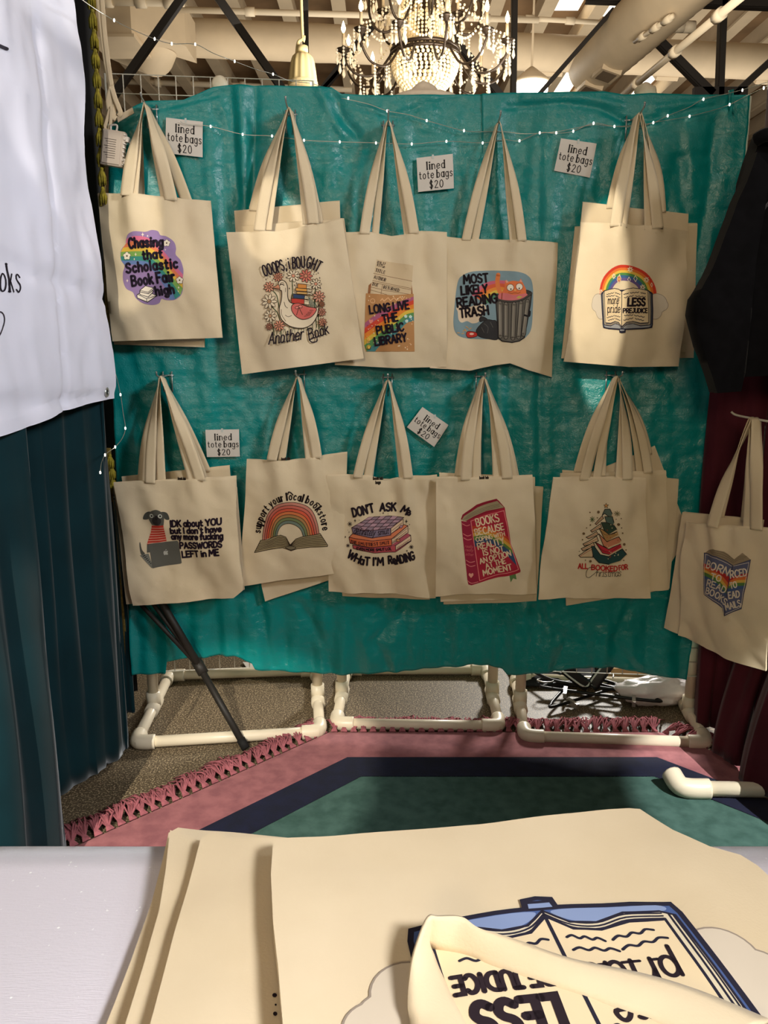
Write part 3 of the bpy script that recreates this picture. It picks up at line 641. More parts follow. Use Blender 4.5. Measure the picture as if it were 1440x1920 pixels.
def art_goose():
    a = Art(480, 475, 9.6); ln = (62, 48, 38); st = (70, 84, 58)
    for pts in ([(670, 520), (675, 700), (650, 830)], [(1080, 620), (1060, 900), (1090, 1330)], [(300, 960), (420, 1100), (470, 1330), (480, 1480)], [(290, 1180), (330, 1320), (350, 1480)], [(1120, 1000), (1130, 1360)], [(1190, 1280), (1215, 1370)], [(320, 680), (400, 780), (440, 1000)]): a.stroke(pts, 16, st, True)
    for q in range(16): a.stroke([(400+q*52, 1470-q*7), (415+q*52+(q % 3-1)*22, 1350-q*6+(q % 4)*14)], 8, st)
    pk, cr, dp, br = (206, 140, 110), (222, 204, 172), (204, 116, 98), (170, 112, 88)
    for f in ((420, 440, 92, pk, br), (690, 420, 112, cr, pk), (910, 420, 118, dp, pk), (1085, 560, 100, cr, pk), (262, 620, 98, (210, 146, 116), br), (265, 880, 138, cr, (176, 138, 100)), (282, 1135, 116, cr, (180, 140, 104)), (265, 1325, 66, br, pk), (445, 1310, 100, pk, br), (1140, 785, 108, (206, 146, 120), br), (1192, 920, 52, (176, 112, 76), br), (1185, 1060, 78, (200, 134, 110), br), (1200, 1240, 78, pk, br)): a.daisy(*f)
    a.poly([(430, 575), (445, 525), (500, 502), (560, 540), (592, 630), (590, 760), (610, 860), (660, 905), (800, 930), (1080, 985), (1135, 925), (1120, 1060), (1085, 1170), (1000, 1285), (850, 1350), (650, 1325), (505, 1220), (455, 1110), (450, 990), (480, 870), (492, 760), (485, 690), (455, 670)], (222, 204, 174), True, ln, 14)
    a.poly([(432, 572), (335, 640), (455, 672), (460, 640)], (206, 138, 104), False, ln, 10).stroke([(345, 642), (455, 645)], 8, ln)
    a.stroke([(460, 570), (490, 545), (530, 560)], 9, ln, True).stroke([(455, 590), (490, 575), (530, 592)], 16, ln, True).stroke([(560, 640), (555, 710)], 8, ln).stroke([(530, 890), (550, 960), (590, 995)], 9, ln, True).stroke([(550, 1120), (600, 1150), (660, 1125)], 9, ln, True).stroke([(480, 1020), (490, 1120), (560, 1230)], 8, ln, True)
    pg = (214, 196, 162)
    for q, c in (([(770, 560), (930, 575), (925, 645), (765, 640)], (206, 134, 66)), ([(735, 635), (935, 650), (930, 700), (735, 690)], (214, 152, 74)), ([(750, 698), (940, 712), (935, 752), (750, 742)], (206, 160, 92)), ([(690, 740), (895, 770), (885, 830), (690, 818)], (54, 70, 100)), ([(655, 820), (885, 838), (880, 925), (660, 905)], (190, 66, 54))):
        a.poly(q, c, False, ln, 11); r = q[1]; a.poly([r, (r[0]+90, r[1]+25), (q[2][0]+85, q[2][1]+10), q[2]], pg, False, ln, 8).stroke([(r[0]+8, r[1]+30), (r[0]+84, r[1]+48)], 6, ln)
    for k in range(5): a.stroke([(960+k*28, 800+k*26), (1000+k*24, 960)], 12, (70, 90, 78), True)
    a.poly([(655, 985), (690, 925), (780, 905), (840, 930), (950, 970), (1085, 992), (1080, 1055), (1000, 1150), (870, 1195), (760, 1160), (680, 1075)], (206, 104, 94), True, ln, 12)
    for k in range(4): a.stroke([(880+k*32, 1140-k*36), (980+k*20, 1110-k*26)], 9, ln)
    a.ell(755, 985, 35, 22, (214, 130, 116), -10, ln, 9).ell(815, 968, 35, 26, (214, 130, 116), 10, ln, 9).stroke([(785, 985), (745, 1120)], 10, ln).stroke([(790, 985), (850, 1110)], 10, ln)
    a.text('OOOPS, i BOUGHT', [(185, 432), (330, 385), (470, 345), (620, 298), (760, 285), (900, 272), (1020, 300), (1120, 345)], 195, 25, INK)
    a.text('Another', [(255, 1640), (560, 1600), (860, 1545)], 205, 22, INK, .25, script=True); a.text('Book', [(965, 1555), (1310, 1440)], 190, 22, INK, .2, script=True)
    a.stroke([(965, 1560), (1010, 1600), (1090, 1585), (1100, 1530)], 20, INK, True)
    for x, y in ((208, 490), (280, 440), (320, 500), (525, 410), (570, 455), (560, 235), (1050, 390), (1130, 368), (1155, 455), (1170, 640), (715, 590), (750, 555), (625, 650)): a.star4(x, y, 24, INK)
    return a
def art_library():
    a = Art(670, 475, 9.85); k = (184, 134, 86); ln = (120, 88, 62); dk = (60, 45, 40)
    a.poly([(195, 750), (212, 600), (265, 555), (240, 760)], (150, 100, 64)).poly([(985, 590), (1000, 580), (1018, 770), (975, 770)], (150, 100, 64))
    a.poly([(358, 118), (1028, 238), (985, 775), (240, 775)], (206, 182, 146))
    for p, q in (((300, 380), (1005, 528)), ((283, 515), (992, 662)), ((275, 545), (990, 688)), ((258, 635), (440, 680)), ((455, 690), (980, 772)), ((250, 688), (540, 775)), ((465, 590), (437, 770))): a.stroke([p, q], 8, ln)
    for t, p, h in (('818.37', [(368, 190), (512, 222)], 42), ('8371.n', [(362, 240), (500, 275)], 42), ('TITLE', [(335, 345), (505, 388)], 56), ('AUTHOR', [(306, 474), (520, 532)], 58), ('DUE', [(284, 602), (375, 628)], 50), ('RETURNED', [(484, 662), (768, 722)], 52)): a.text(t, p, h, 15, dk, serif=True)
    a.poly([(160, 748), (400, 765), (600, 785), (820, 775), (1033, 760), (1045, 1480), (1052, 1815), (160, 1815), (128, 1690), (140, 1400), (150, 1000)], k)
    a.bands([[(143, 1290), (330, 1150), (600, 990), (820, 890), (1032, 810)], [(140, 1385), (360, 1230), (620, 1080), (830, 960), (1033, 872)], [(134, 1490), (380, 1320), (650, 1160), (850, 1020), (1034, 950)], [(130, 1600), (390, 1410), (670, 1240), (870, 1090), (1035, 1030)], [(130, 1700), (390, 1500), (690, 1310), (880, 1150), (1036, 1100)], [(175, 1812), (400, 1610), (700, 1400), (890, 1220), (1037, 1175)], [(330, 1812), (430, 1700), (720, 1490), (900, 1300), (1038, 1260)]],
            [(170, 92, 120), (206, 74, 54), (222, 132, 52), (214, 180, 72), (92, 142, 84), (76, 132, 134)])
    cw = (232, 212, 178)
    a.stroke([(425, 890), (462, 850), (492, 895), (568, 830), (612, 888), (675, 832), (722, 882), (785, 815), (825, 868), (870, 812)], 14, (226, 178, 130))
    a.heart(255, 1262, 46, (226, 140, 130)).ell(285, 890, 40, 40, k, 0, (226, 178, 130), 12)
    rr = random.Random(3)
    for _ in range(70):
        x, y = rr.uniform(170, 1020), rr.uniform(790, 1790); a.ell(x, y, rr.uniform(7, 15), rr.uniform(7, 15), cw if rr.random() < .6 else (226, 170, 120), n=6)
    for x, y in ((975, 1180), (905, 1262), (888, 1175)): a.blossom(x, y, 34, (196, 222, 214), (226, 200, 120), None)
    a.blossom(212, 1590, 36, (232, 190, 90), (226, 130, 60), None)
    a.ell(213, 1735, 42, 42, (226, 190, 84)).stroke([(185, 1725), (195, 1765), (235, 1765), (246, 1725)], 12, dk, True).ell(197, 1712, 6, 8, dk).ell(228, 1710, 6, 8, dk)
    for t, p, h in (('LONG LIVE', [(240, 1122), (950, 1030)], 142), ('THE', [(480, 1298), (745, 1252)], 145), ('PUBLIC', [(370, 1502), (852, 1430)], 140), ('LIBRARY', [(335, 1702), (905, 1622)], 140)): a.text(t, p, h, 34, (38, 28, 38))
    return a
def art_trash():
    a = Art(840, 495, 8.47); dk = (42, 38, 38)
    a.poly([(150, 300), (230, 185), (400, 122), (700, 106), (1100, 138), (1265, 205), (1328, 350), (1332, 700), (1310, 1000), (1240, 1140), (1120, 1198), (700, 1198), (300, 1182), (135, 1115), (82, 960), (98, 700)], (128, 150, 156), True)
    a.bands([[(370, 500), (480, 370), (640, 285), (800, 268), (900, 275)], [(420, 530), (540, 400), (680, 330), (820, 315), (900, 330)], [(470, 560), (580, 450), (700, 385), (820, 370), (900, 390)], [(510, 590), (620, 490), (720, 430), (830, 420), (900, 440)], [(545, 620), (650, 535), (740, 475), (840, 470), (900, 490)], [(570, 660), (680, 590), (760, 530), (850, 530), (900, 540)]],
            [(206, 104, 122), (220, 100, 66), (230, 144, 64), (224, 190, 84), (92, 142, 110)])
    a.poly([(150, 760), (128, 700), (180, 660), (300, 690), (420, 660), (540, 640), (590, 690), (575, 780), (510, 850), (470, 925), (380, 945), (300, 908), (215, 932), (165, 880)], (224, 202, 174), True)
    a.poly([(440, 1060), (515, 955), (600, 892), (690, 898), (760, 930), (785, 1185), (620, 1188), (480, 1150)], (56, 54, 54), True, dk, 10).poly([(485, 880), (515, 838), (580, 858), (612, 890), (560, 905), (500, 922)], (52, 50, 50), True, dk, 9)
    for p in ([(560, 950), (620, 1010), (610, 1100)], [(660, 930), (700, 1010)], [(520, 1010), (560, 1090)]): a.stroke(p, 9, (92, 88, 84), True)
    a.ell(1030, 500, 285, 82, (64, 60, 56), -6, dk, 10)
    a.stroke([(790, 175), (775, 300), (800, 420), (840, 500)], 66, (226, 128, 74), True)
    a.poly([(790, 560), (795, 470), (850, 445), (880, 390), (893, 265), (940, 290), (1010, 278), (1105, 288), (1135, 245), (1172, 320), (1215, 400), (1228, 530), (1060, 600), (900, 598)], (226, 120, 72), False)
    a.poly([(795, 560), (800, 480), (900, 470), (1010, 500), (1120, 490), (1226, 480), (1228, 530), (1060, 600), (900, 598)], (214, 118, 118), True)
    a.poly([(1060, 545), (1100, 515), (1160, 530), (1100, 560)], (196, 176, 90)).stroke([(845, 470), (838, 560)], 16, (150, 70, 50))
    a.poly([(896, 275), (915, 262), (945, 300), (910, 312)], (226, 160, 140)).poly([(1112, 290), (1135, 258), (1160, 300)], (226, 160, 140))
    for x, y in ((970, 385), (1110, 372)): a.ell(x, y, 54, 54, (238, 226, 206), 0, (120, 60, 40), 8)
    a.ell(978, 410, 11, 13, dk).ell(1108, 398, 11, 13, dk).ell(1043, 425, 18, 12, (230, 180, 100)).stroke([(940, 462), (990, 478), (1040, 468), (1090, 476), (1125, 455)], 8, (150, 80, 60), True)
    a.poly([(748, 560), (880, 592), (1030, 600), (1170, 565), (1308, 470), (1290, 640), (1250, 870), (1192, 1172), (1120, 1222), (1000, 1246), (850, 1226), (788, 1180), (768, 900)], (104, 98, 88), False, dk, 18)
    a.stroke([(748, 560), (880, 595), (1030, 600), (1170, 565), (1308, 470)], 30, (78, 72, 66), True).stroke([(748, 576), (880, 612), (1030, 617), (1170, 582), (1304, 495)], 9, dk, True)
    for x0, x1, y0, y1 in ((812, 820, 625, 1150), (905, 905, 645, 1165), (1025, 1015, 645, 1180), (1135, 1105, 625, 1165), (1240, 1180, 600, 1120)):
        a.stroke([(x0, y0), (x1, y1)], 76, dk).stroke([(x0, y0), (x1, y1)], 56, (126, 118, 106)).stroke([(x0-8, y0+20), (x1-8, y1-30)], 14, (150, 142, 126))
    a.stroke([(1195, 820), (1270, 830), (1282, 760)], 30, dk, True)
    for x, y, r in ((160, 1095, 0), (250, 1060, 20), (300, 1005, -30), (345, 1030, 30), (230, 1105, 10), (280, 1060, -60)): a.stroke([(x-18, y+r*.4), (x+18, y-r*.4)], 14, (206, 160, 104))
    a.poly([(285, 1110), (320, 1070), (440, 1090), (445, 1150), (330, 1172), (295, 1150)], (190, 56, 48), True, dk, 8).ell(370, 1112, 34, 18, (232, 190, 170))
    for t, p, h in (('MOST', [(250, 318), (635, 285)], 132), ('LIKELY', [(212, 490), (618, 458)], 128), ('READING', [(152, 688), (770, 612)], 138), ('TRASH', [(195, 852), (630, 805)], 138)): a.text(t, p, h, 32, (36, 28, 32))
    return a
def art_pride(px0, py0, sx, sy, kl, dye):
    """book in local units around its gutter; the left page is foreshortened by kl where the cloth folds"""
    class L(Art):
        def _p(s, p): return (px0+(p[0]*kl if p[0] < 0 else p[0])*sx, py0+p[1]*sy)
    a = L(); cov, cov2, edge, page, red = dye; ln = (40, 38, 52)
    RBp = [red]+RB[1:]
    def arc(k): return [(20+585*k*math.cos(math.radians(t)), 610-500*k*math.sin(math.radians(t))) for t in range(-2, 183, 8)]
    cl = (208, 194, 174); cg = (150, 136, 122)
    ks = [1.0, .905, .82, .735, .65, .56]
    for i in range(5): a.poly(arc(ks[i])+arc(ks[i+1])[::-1], RBp[min(i, 5)])
    a.poly(arc(.56)+arc(.47)[::-1], RBp[5])
    for sg in (1, -1):
        for q, rgb, g in (((600, 760, 165), cg, 8), ((560, 900, 120), cg, 8), ((690, 790, 92), cg, 8), ((600, 760, 165), cl, 0), ((560, 900, 120), cl, 0), ((690, 790, 92), cl, 0)): a.ell(sg*q[0], q[1], q[2]+g, q[2]+g, rgb, n=28)
    fc = (238, 222, 190); yo = (150, 110, 60)
    for x, y, r in ((145, 190, 58), (418, 362, 60), (342, 490, 58), (-200, 300, 55), (-520, 560, 55)):
        for k in range(7): a.ell(x+r*.55*math.cos(k*.9), y+r*.55*math.sin(k*.9), r*.34, r*.17, fc, math.degrees(k*.9), n=10)
        a.ell(x, y, r*.2, r*.2, yo, n=8)
    for x, y, r in ((118, 360, 42), (222, 345, 52), (515, 445, 34), (-60, 300, 30)): a.stroke([(x, y-r), (x+r*.55, y), (x, y+r), (x-r*.55, y)], 9, fc, closed=True)
    a.ell(-70, 350, 48, 54, (196, 120, 90), 0, fc, 10); a.heart(-70, 350, 24, (226, 190, 90))
    # cover, page block, pages
    a.poly([(-60, 1195), (-350, 1182), (-500, 1160), (-512, 1110), (-516, 590), (-430, 540), (430, 540), (516, 590), (512, 1110), (500, 1160), (350, 1182), (60, 1195), (55, 1240), (0, 1250), (-55, 1240)], cov, False, ln, 22)
    a.poly([(-55, 1190), (55, 1190), (48, 1228), (-48, 1228)], cov2, False, ln, 14)
    for sg in (1, -1):
        f = lambda P: [(sg*x, y) for x, y in P]
        a.poly(f([(30, 1165), (90, 1120), (180, 1100), (330, 1140), (460, 1128), (440, 1160), (200, 1175), (60, 1180)]), cov2, True)
        a.poly(f([(0, 560), (440, 545), (490, 600), (488, 1100), (440, 1128), (300, 1140), (180, 1100), (80, 1112), (0, 1180)]), edge, False, ln, 10)
        for d in (0, 14, 30): a.stroke(f([(0, 1150+d), (80, 1085+d), (180, 1068+d), (300, 1100+d), (440, 1090+d*.9)]), 8, ln, True)
        a.stroke(f([(462, 580), (466, 1110)]), 9, ln).stroke(f([(478, 590), (480, 1105)]), 7, ln)
        a.poly(f([(0, 560), (75, 520), (180, 503), (300, 520), (435, 545), (440, 1085), (300, 1092), (180, 1062), (80, 1078), (0, 1150)]), page, False, ln, 12)
    a.stroke([(0, 560), (0, 1160)], 14, ln)
    for x0, y0, x1, y1 in ((30, 608, 105, 590), (130, 588, 270, 575), (300, 585, 390, 598), (40, 665, 180, 632), (215, 640, 385, 655), (40, 962, 180, 955), (200, 962, 365, 992), (30, 1042, 180, 1006), (215, 1016, 355, 1050)):
        a.wave(x0, y0, x1, y1, 6, 11, ln, 3)
    for x0, y0, x1, y1 in ((-35, 606, -170, 575), (-200, 578, -380, 605), (-40, 668, -150, 628), (-180, 625, -390, 640), (-40, 985, -200, 962), (-215, 968, -400, 1000), (-40, 1045, -170, 1012), (-200, 1015, -370, 1045)):
        a.wave(x0, y0, x1, y1, 6, 11, ln, 3)
    a.text('LESS', [(98, 800), (372, 800)], 122, 34, INK, .06); a.text('PREJUDICE', [(24, 918), (412, 918)], 72, 19, INK, .04)
    a.text('more', [(-350, 765), (-80, 762)], 130, 17, INK, .12, script=True); a.text('pride', [(-372, 912), (-45, 912)], 135, 17, INK, .12, script=True)
    return a
def art_dog():
    a = Art(255, 945, 8.0); g = (88, 86, 78); dk = (40, 32, 36); t_ = (40, 28, 40)
    a.poly([(60, 600), (72, 570), (98, 680), (138, 742), (85, 752)], g, True).poly([(205, 240), (240, 310), (430, 310), (440, 230)], g)
    a.poly([(165, 590), (240, 560), (430, 560), (420, 700), (165, 730)], g).poly([(108, 228), (130, 150), (190, 108), (250, 118), (205, 215)], (76, 76, 70), True).poly([(518, 215), (490, 130), (430, 104), (390, 120), (455, 215)], (76, 76, 70), True)
    a.poly([(195, 200), (215, 120), (290, 78), (350, 80), (420, 125), (440, 200), (425, 270), (380, 310), (260, 312), (215, 265)], g, True)
    a.ell(322, 245, 74, 66, (52, 48, 46)).ell(322, 200, 24, 34, (40, 36, 34)).ell(320, 172, 15, 12, dk)
    for x, y in ((245, 170), (380, 170)): a.ell(x, y, 31, 31, (206, 206, 194)).ell(x+2, y, 17, 17, (90, 88, 82)).ell(x+2, y, 8, 8, (20, 18, 18))
    a.poly([(238, 322), (428, 308), (440, 420), (455, 560), (430, 585), (165, 605), (190, 520), (222, 420)], (190, 60, 46))
    for k, (l, r) in enumerate(((232, 430), (226, 434), (220, 438), (205, 443), (192, 450), (180, 455), (170, 445))): a.stroke([(l, 362+k*38), ((l+r)/2, 358+k*38), (r, 348+k*36)], 8, (226, 186, 160), True)
    a.poly([(68, 765), (190, 740), (265, 955), (240, 952)], (120, 118, 108))
    for k in range(6): a.stroke([(112+k*22, 778+k*22), (140+k*18, 765+k*24)], 12, (40, 40, 40))
    a.poly([(190, 615), (205, 598), (615, 550), (632, 565), (680, 890), (660, 902), (262, 957), (250, 945)], (94, 92, 84))
    a.poly([(405, 725), (420, 710), (440, 716), (460, 708), (470, 722), (462, 740), (472, 758), (455, 772), (438, 766), (420, 774), (406, 755)], (176, 174, 164), True).poly([(432, 702), (440, 685), (452, 690), (440, 704)], (176, 174, 164))
    for t, p, h in (('IDK about YOU', [(535, 330), (1290, 292)], 92), ("but I don't have", [(532, 438), (1290, 398)], 84), ('any more fucking', [(538, 530), (1315, 502)], 86), ('PASSWORDS', [(662, 668), (1303, 625)], 88), ('LEFT in ME', [(694, 806), (1258, 750)], 90)): a.text(t, p, h, 27, t_)
    return a
def art_local():
    a = Art(470, 910, 9.6); ln = (62, 40, 34)
    O_ = [(222, 975), (245, 760), (330, 490), (490, 330), (720, 278), (950, 318), (1110, 430), (1205, 640), (1245, 845)]
    I_ = [(492, 880), (515, 790), (560, 715), (630, 668), (715, 655), (800, 672), (880, 720), (935, 790), (960, 880)]
    cv = [[(o[0]+(i[0]-o[0])*k/7, o[1]+(i[1]-o[1])*k/7) for o, i in zip(O_, I_)] for k in range(8)]
    a.bands(cv, [(188, 124, 106), (190, 100, 84), (204, 88, 62), (204, 116, 70), (168, 126, 78), (116, 126, 84), (112, 126, 112)], ln, 10)
    pg = (150, 134, 100); dk = (52, 40, 30)
    a.poly([(82, 1188), (190, 972), (320, 960), (430, 898), (560, 866), (650, 900), (722, 1035), (740, 1145), (650, 1115), (590, 1098), (420, 1120)], pg, False, dk, 12)
    a.poly([(735, 1035), (830, 930), (960, 885), (1150, 862), (1262, 838), (1395, 1048), (1390, 1072), (1100, 1082), (850, 1110), (740, 1145)], pg, False, dk, 12)
    for k in range(1, 7):
        q = k/7; a.stroke([(190-108*q, 972+215*q), (330-30*q, 965+165*q), (470, 900+200*q), (570, 872+226*q), (660, 915+190*q), (725, 1040+45*q)], 9, dk, True)
        a.stroke([(735, 1040+40*q), (830, 935+165*q), (970, 890+200*q), (1140, 865+210*q), (1262+125*q, 842+222*q)], 9, dk, True)
    a.poly([(640, 1090), (740, 1060), (830, 1092), (740, 1130)], (124, 112, 88), True, dk, 9)
    pth = [(182, 840), (200, 720), (245, 580), (320, 450), (420, 345), (540, 272), (680, 236), (820, 240), (960, 276), (1080, 330), (1170, 420), (1240, 540), (1282, 660), (1306, 785)]
    a.text('support your local bookstore', pth, 120, 34, (38, 28, 28), serif=True, space=2.6)
    a.stroke([(775, 150), (740, 110), (700, 95), (690, 135)], 20, (38, 28, 28), True).stroke([(1265, 355), (1230, 310), (1195, 300), (1190, 325)], 18, (38, 28, 28), True)
    return a
def art_smut():
    a = Art(640, 930, 9.6); ln = (62, 36, 42); pg = (214, 184, 152)
    a.poly([(205, 868), (215, 930), (600, 992), (970, 975), (1250, 790), (1245, 688), (1100, 640), (975, 860), (500, 892)], (186, 82, 88), False, ln, 12)
    a.poly([(975, 860), (1245, 692), (1248, 780), (975, 945)], pg, False, ln, 11)
    a.poly([(140, 735), (200, 668), (620, 620), (1130, 500), (1195, 522), (905, 742), (560, 772)], (212, 124, 86), False, ln, 12).poly([(140, 735), (560, 772), (905, 742), (910, 862), (520, 888), (160, 842)], (204, 104, 66), False, ln, 12).poly([(905, 745), (1195, 525), (1200, 640), (910, 822)], pg, False, ln, 11)
    a.poly([(905, 870), (960, 860), (1230, 700), (1200, 650), (915, 838)], (170, 84, 96))
    a.poly([(188, 558), (490, 368), (850, 345), (1122, 372), (890, 556), (550, 592)], (142, 120, 130), False, ln, 12)
    def bil(s, t): return ((188+(550-188)*s)*(1-t)*.0+0, 0)
    A_, B_, C_, D_ = (188, 558), (890, 556), (1122, 372), (490, 368)
    def bl(s, t):
        x = (A_[0]*(1-s)+B_[0]*s)*(1-t)+(D_[0]*(1-s)+C_[0]*s)*t; y = (A_[1]*(1-s)+B_[1]*s)*(1-t)+(D_[1]*(1-s)+C_[1]*s)*t+34*math.sin(math.pi*s)*(1-t)-24*math.sin(math.pi*s)*t; return x, y
    for i in range(6):
        for j in range(4):
            if (i+j) % 2: a.poly([bl(i/6, j/4), bl((i+1)/6, j/4), bl((i+1)/6, (j+1)/4), bl(i/6, (j+1)/4)], (176, 140, 150))
    for i in range(1, 6): a.stroke([bl(i/6, t/4) for t in range(5)], 9, ln)
    for j in range(1, 4): a.stroke([bl(t/6, j/4) for t in range(7)], 9, ln)
    a.poly([(188, 558), (370, 585), (550, 592), (885, 556), (890, 672), (560, 718), (212, 662)], (124, 110, 128), False, ln, 12).poly([(890, 556), (1112, 400), (1110, 520), (890, 652)], pg, False, ln, 11)
    for x0, y0, x1, y1 in ((905, 600, 1090, 470), (905, 640, 1060, 535), (925, 790, 1170, 620), (930, 740, 1180, 570), (1000, 900, 1230, 760), (990, 930, 1200, 800)): a.stroke([(x0, y0), (x1, y1)], 7, ln)
    a.poly([(1035, 540), (1075, 505), (1110, 520), (1080, 560)], (170, 130, 150), False, ln, 8).ell(1020, 768, 34, 26, (190, 130, 90), 0, ln, 8)
    a.text('definitely', [(225, 655), (600, 680)], 110, 12, INK, .2, script=True); a.text('smut', [(660, 672), (850, 645)], 100, 12, INK, .2, script=True)
    a.text('THE SMUTTIEST SMUT', [(165, 832), (500, 858), (862, 828)], 52, 14, INK, serif=True); a.text('EVEN MORE SMUT LOL', [(280, 945), (600, 955), (902, 938)], 46, 13, INK)
    a.text("DON'T", [(222, 358), (430, 310), (590, 272)], 145, 35, INK); a.text('ASK', [(700, 255), (978, 258)], 130, 35, INK); a.text('Me', [(1066, 270), (1180, 325), (1245, 318)], 135, 33, INK)
    a.text("WHaT I'M", [(105, 1085), (300, 1185), (470, 1215), (755, 1222)], 140, 35, INK); a.text('ReADING', [(855, 1195), (1050, 1175), (1320, 1105)], 138, 33, INK)
    a.stroke([(960, 1160), (965, 1200), (1010, 1190)], 26, INK, True)
    for x, y, r in ((155, 495, 40), (122, 882, 34), (1258, 890, 36)): a.snow(x, y, r, 9, INK, 4)
    for x, y, r in ((250, 428, 36), (755, 292, 26), (1168, 440, 42), (75, 728, 24), (1225, 500, 18), (140, 640, 16), (170, 948, 16), (1178, 955, 26), (325, 415, 14), (840, 308, 14), (118, 605, 10), (1222, 575, 12), (700, 312, 10), (1212, 902, 12)): a.star4(x, y, r, INK)
    return a
def art_coping():
    a = Art(855, 925, 10.67); rd = (166, 40, 58); rd2 = (140, 34, 50); cw = (232, 204, 168); pk = (226, 132, 130)
    a.poly([(1050, 1600), (1178, 1580), (1202, 1705), (1130, 1675), (1080, 1755)], (96, 128, 76))
    a.poly([(88, 500), (120, 410), (400, 215), (800, 92), (842, 130), (960, 265), (600, 420), (205, 545)], rd2, False)
    a.poly([(112, 500), (150, 440), (420, 270), (812, 135), (945, 262), (600, 345), (360, 440), (200, 530), (140, 530)], (158, 142, 110))
    for k in range(3): a.stroke([(150+k*30, 500), (380, 345+k*28), (860, 190+k*26)], 8, (112, 98, 78), True)
    a.poly([(98, 530), (200, 550), (290, 500), (960, 265), (985, 420), (1040, 700), (1090, 1000), (1180, 1240), (1288, 1540), (1280, 1570), (900, 1655), (450, 1768), (300, 1812), (235, 1795), (215, 1690), (120, 800)], rd, False)
    a.poly([(98, 530), (200, 550), (285, 505), (450, 1765), (300, 1812), (235, 1795), (215, 1690), (120, 800)], (150, 40, 62))
    ks = [[(308, 640), (600, 640), (850, 720), (1035, 860)], [(316, 715), (600, 700), (850, 780), (1052, 935)], [(335, 790), (600, 755), (860, 850), (1090, 1030)], [(345, 850), (600, 810), (870, 920), (1120, 1120)], [(355, 925), (600, 870), (880, 990), (1150, 1210)], [(378, 1060), (620, 960), (900, 1120), (1215, 1440)]]
    a.bands(ks, [(186, 62, 44), (204, 114, 50), (206, 160, 64), (96, 126, 60), (56, 76, 104)])
    a.stroke([(290, 540), (600, 430), (940, 325), (1010, 650), (1055, 900), (1120, 1130), (1240, 1510), (850, 1610), (465, 1725)], 13, pk, closed=True)
    for y in (585, 790, 870, 1310, 1390): a.stroke([(112+(y-585)*.11, y), (200+(y-585)*.1, y+48), (270+(y-585)*.13, y+30)], 13, pk, True)
    a.stroke([(222, 1720), (300, 1770), (430, 1745)], 13, pk, True).heart(290, 1610, 56, (230, 160, 140))
    for y, t in ((1060, 'really'), (1130, 'really'), (1215, 'other')): a.text(t, [(170+(y-1060)*.08, y), (325+(y-1060)*.08, y+20)], 52, 7, (196, 96, 98), .2)
    for t, p, h, w in (('BOOKS', [(412, 645), (855, 535)], 148, 24), ('BECAUSE', [(388, 830), (945, 698)], 128, 24), ('COPING WITH', [(402, 950), (962, 822)], 82, 16), ('REALITY', [(442, 1108), (955, 975)], 122, 24), ('IS NOT', [(545, 1228), (945, 1135)], 112, 22), ('AN OPTION', [(480, 1392), (1090, 1222)], 102, 21), ('AT THE', [(602, 1488), (982, 1370)], 96, 21), ('MOMENT', [(548, 1636), (1105, 1500)], 112, 24)): a.text(t, p, h, w, cw)
    return a
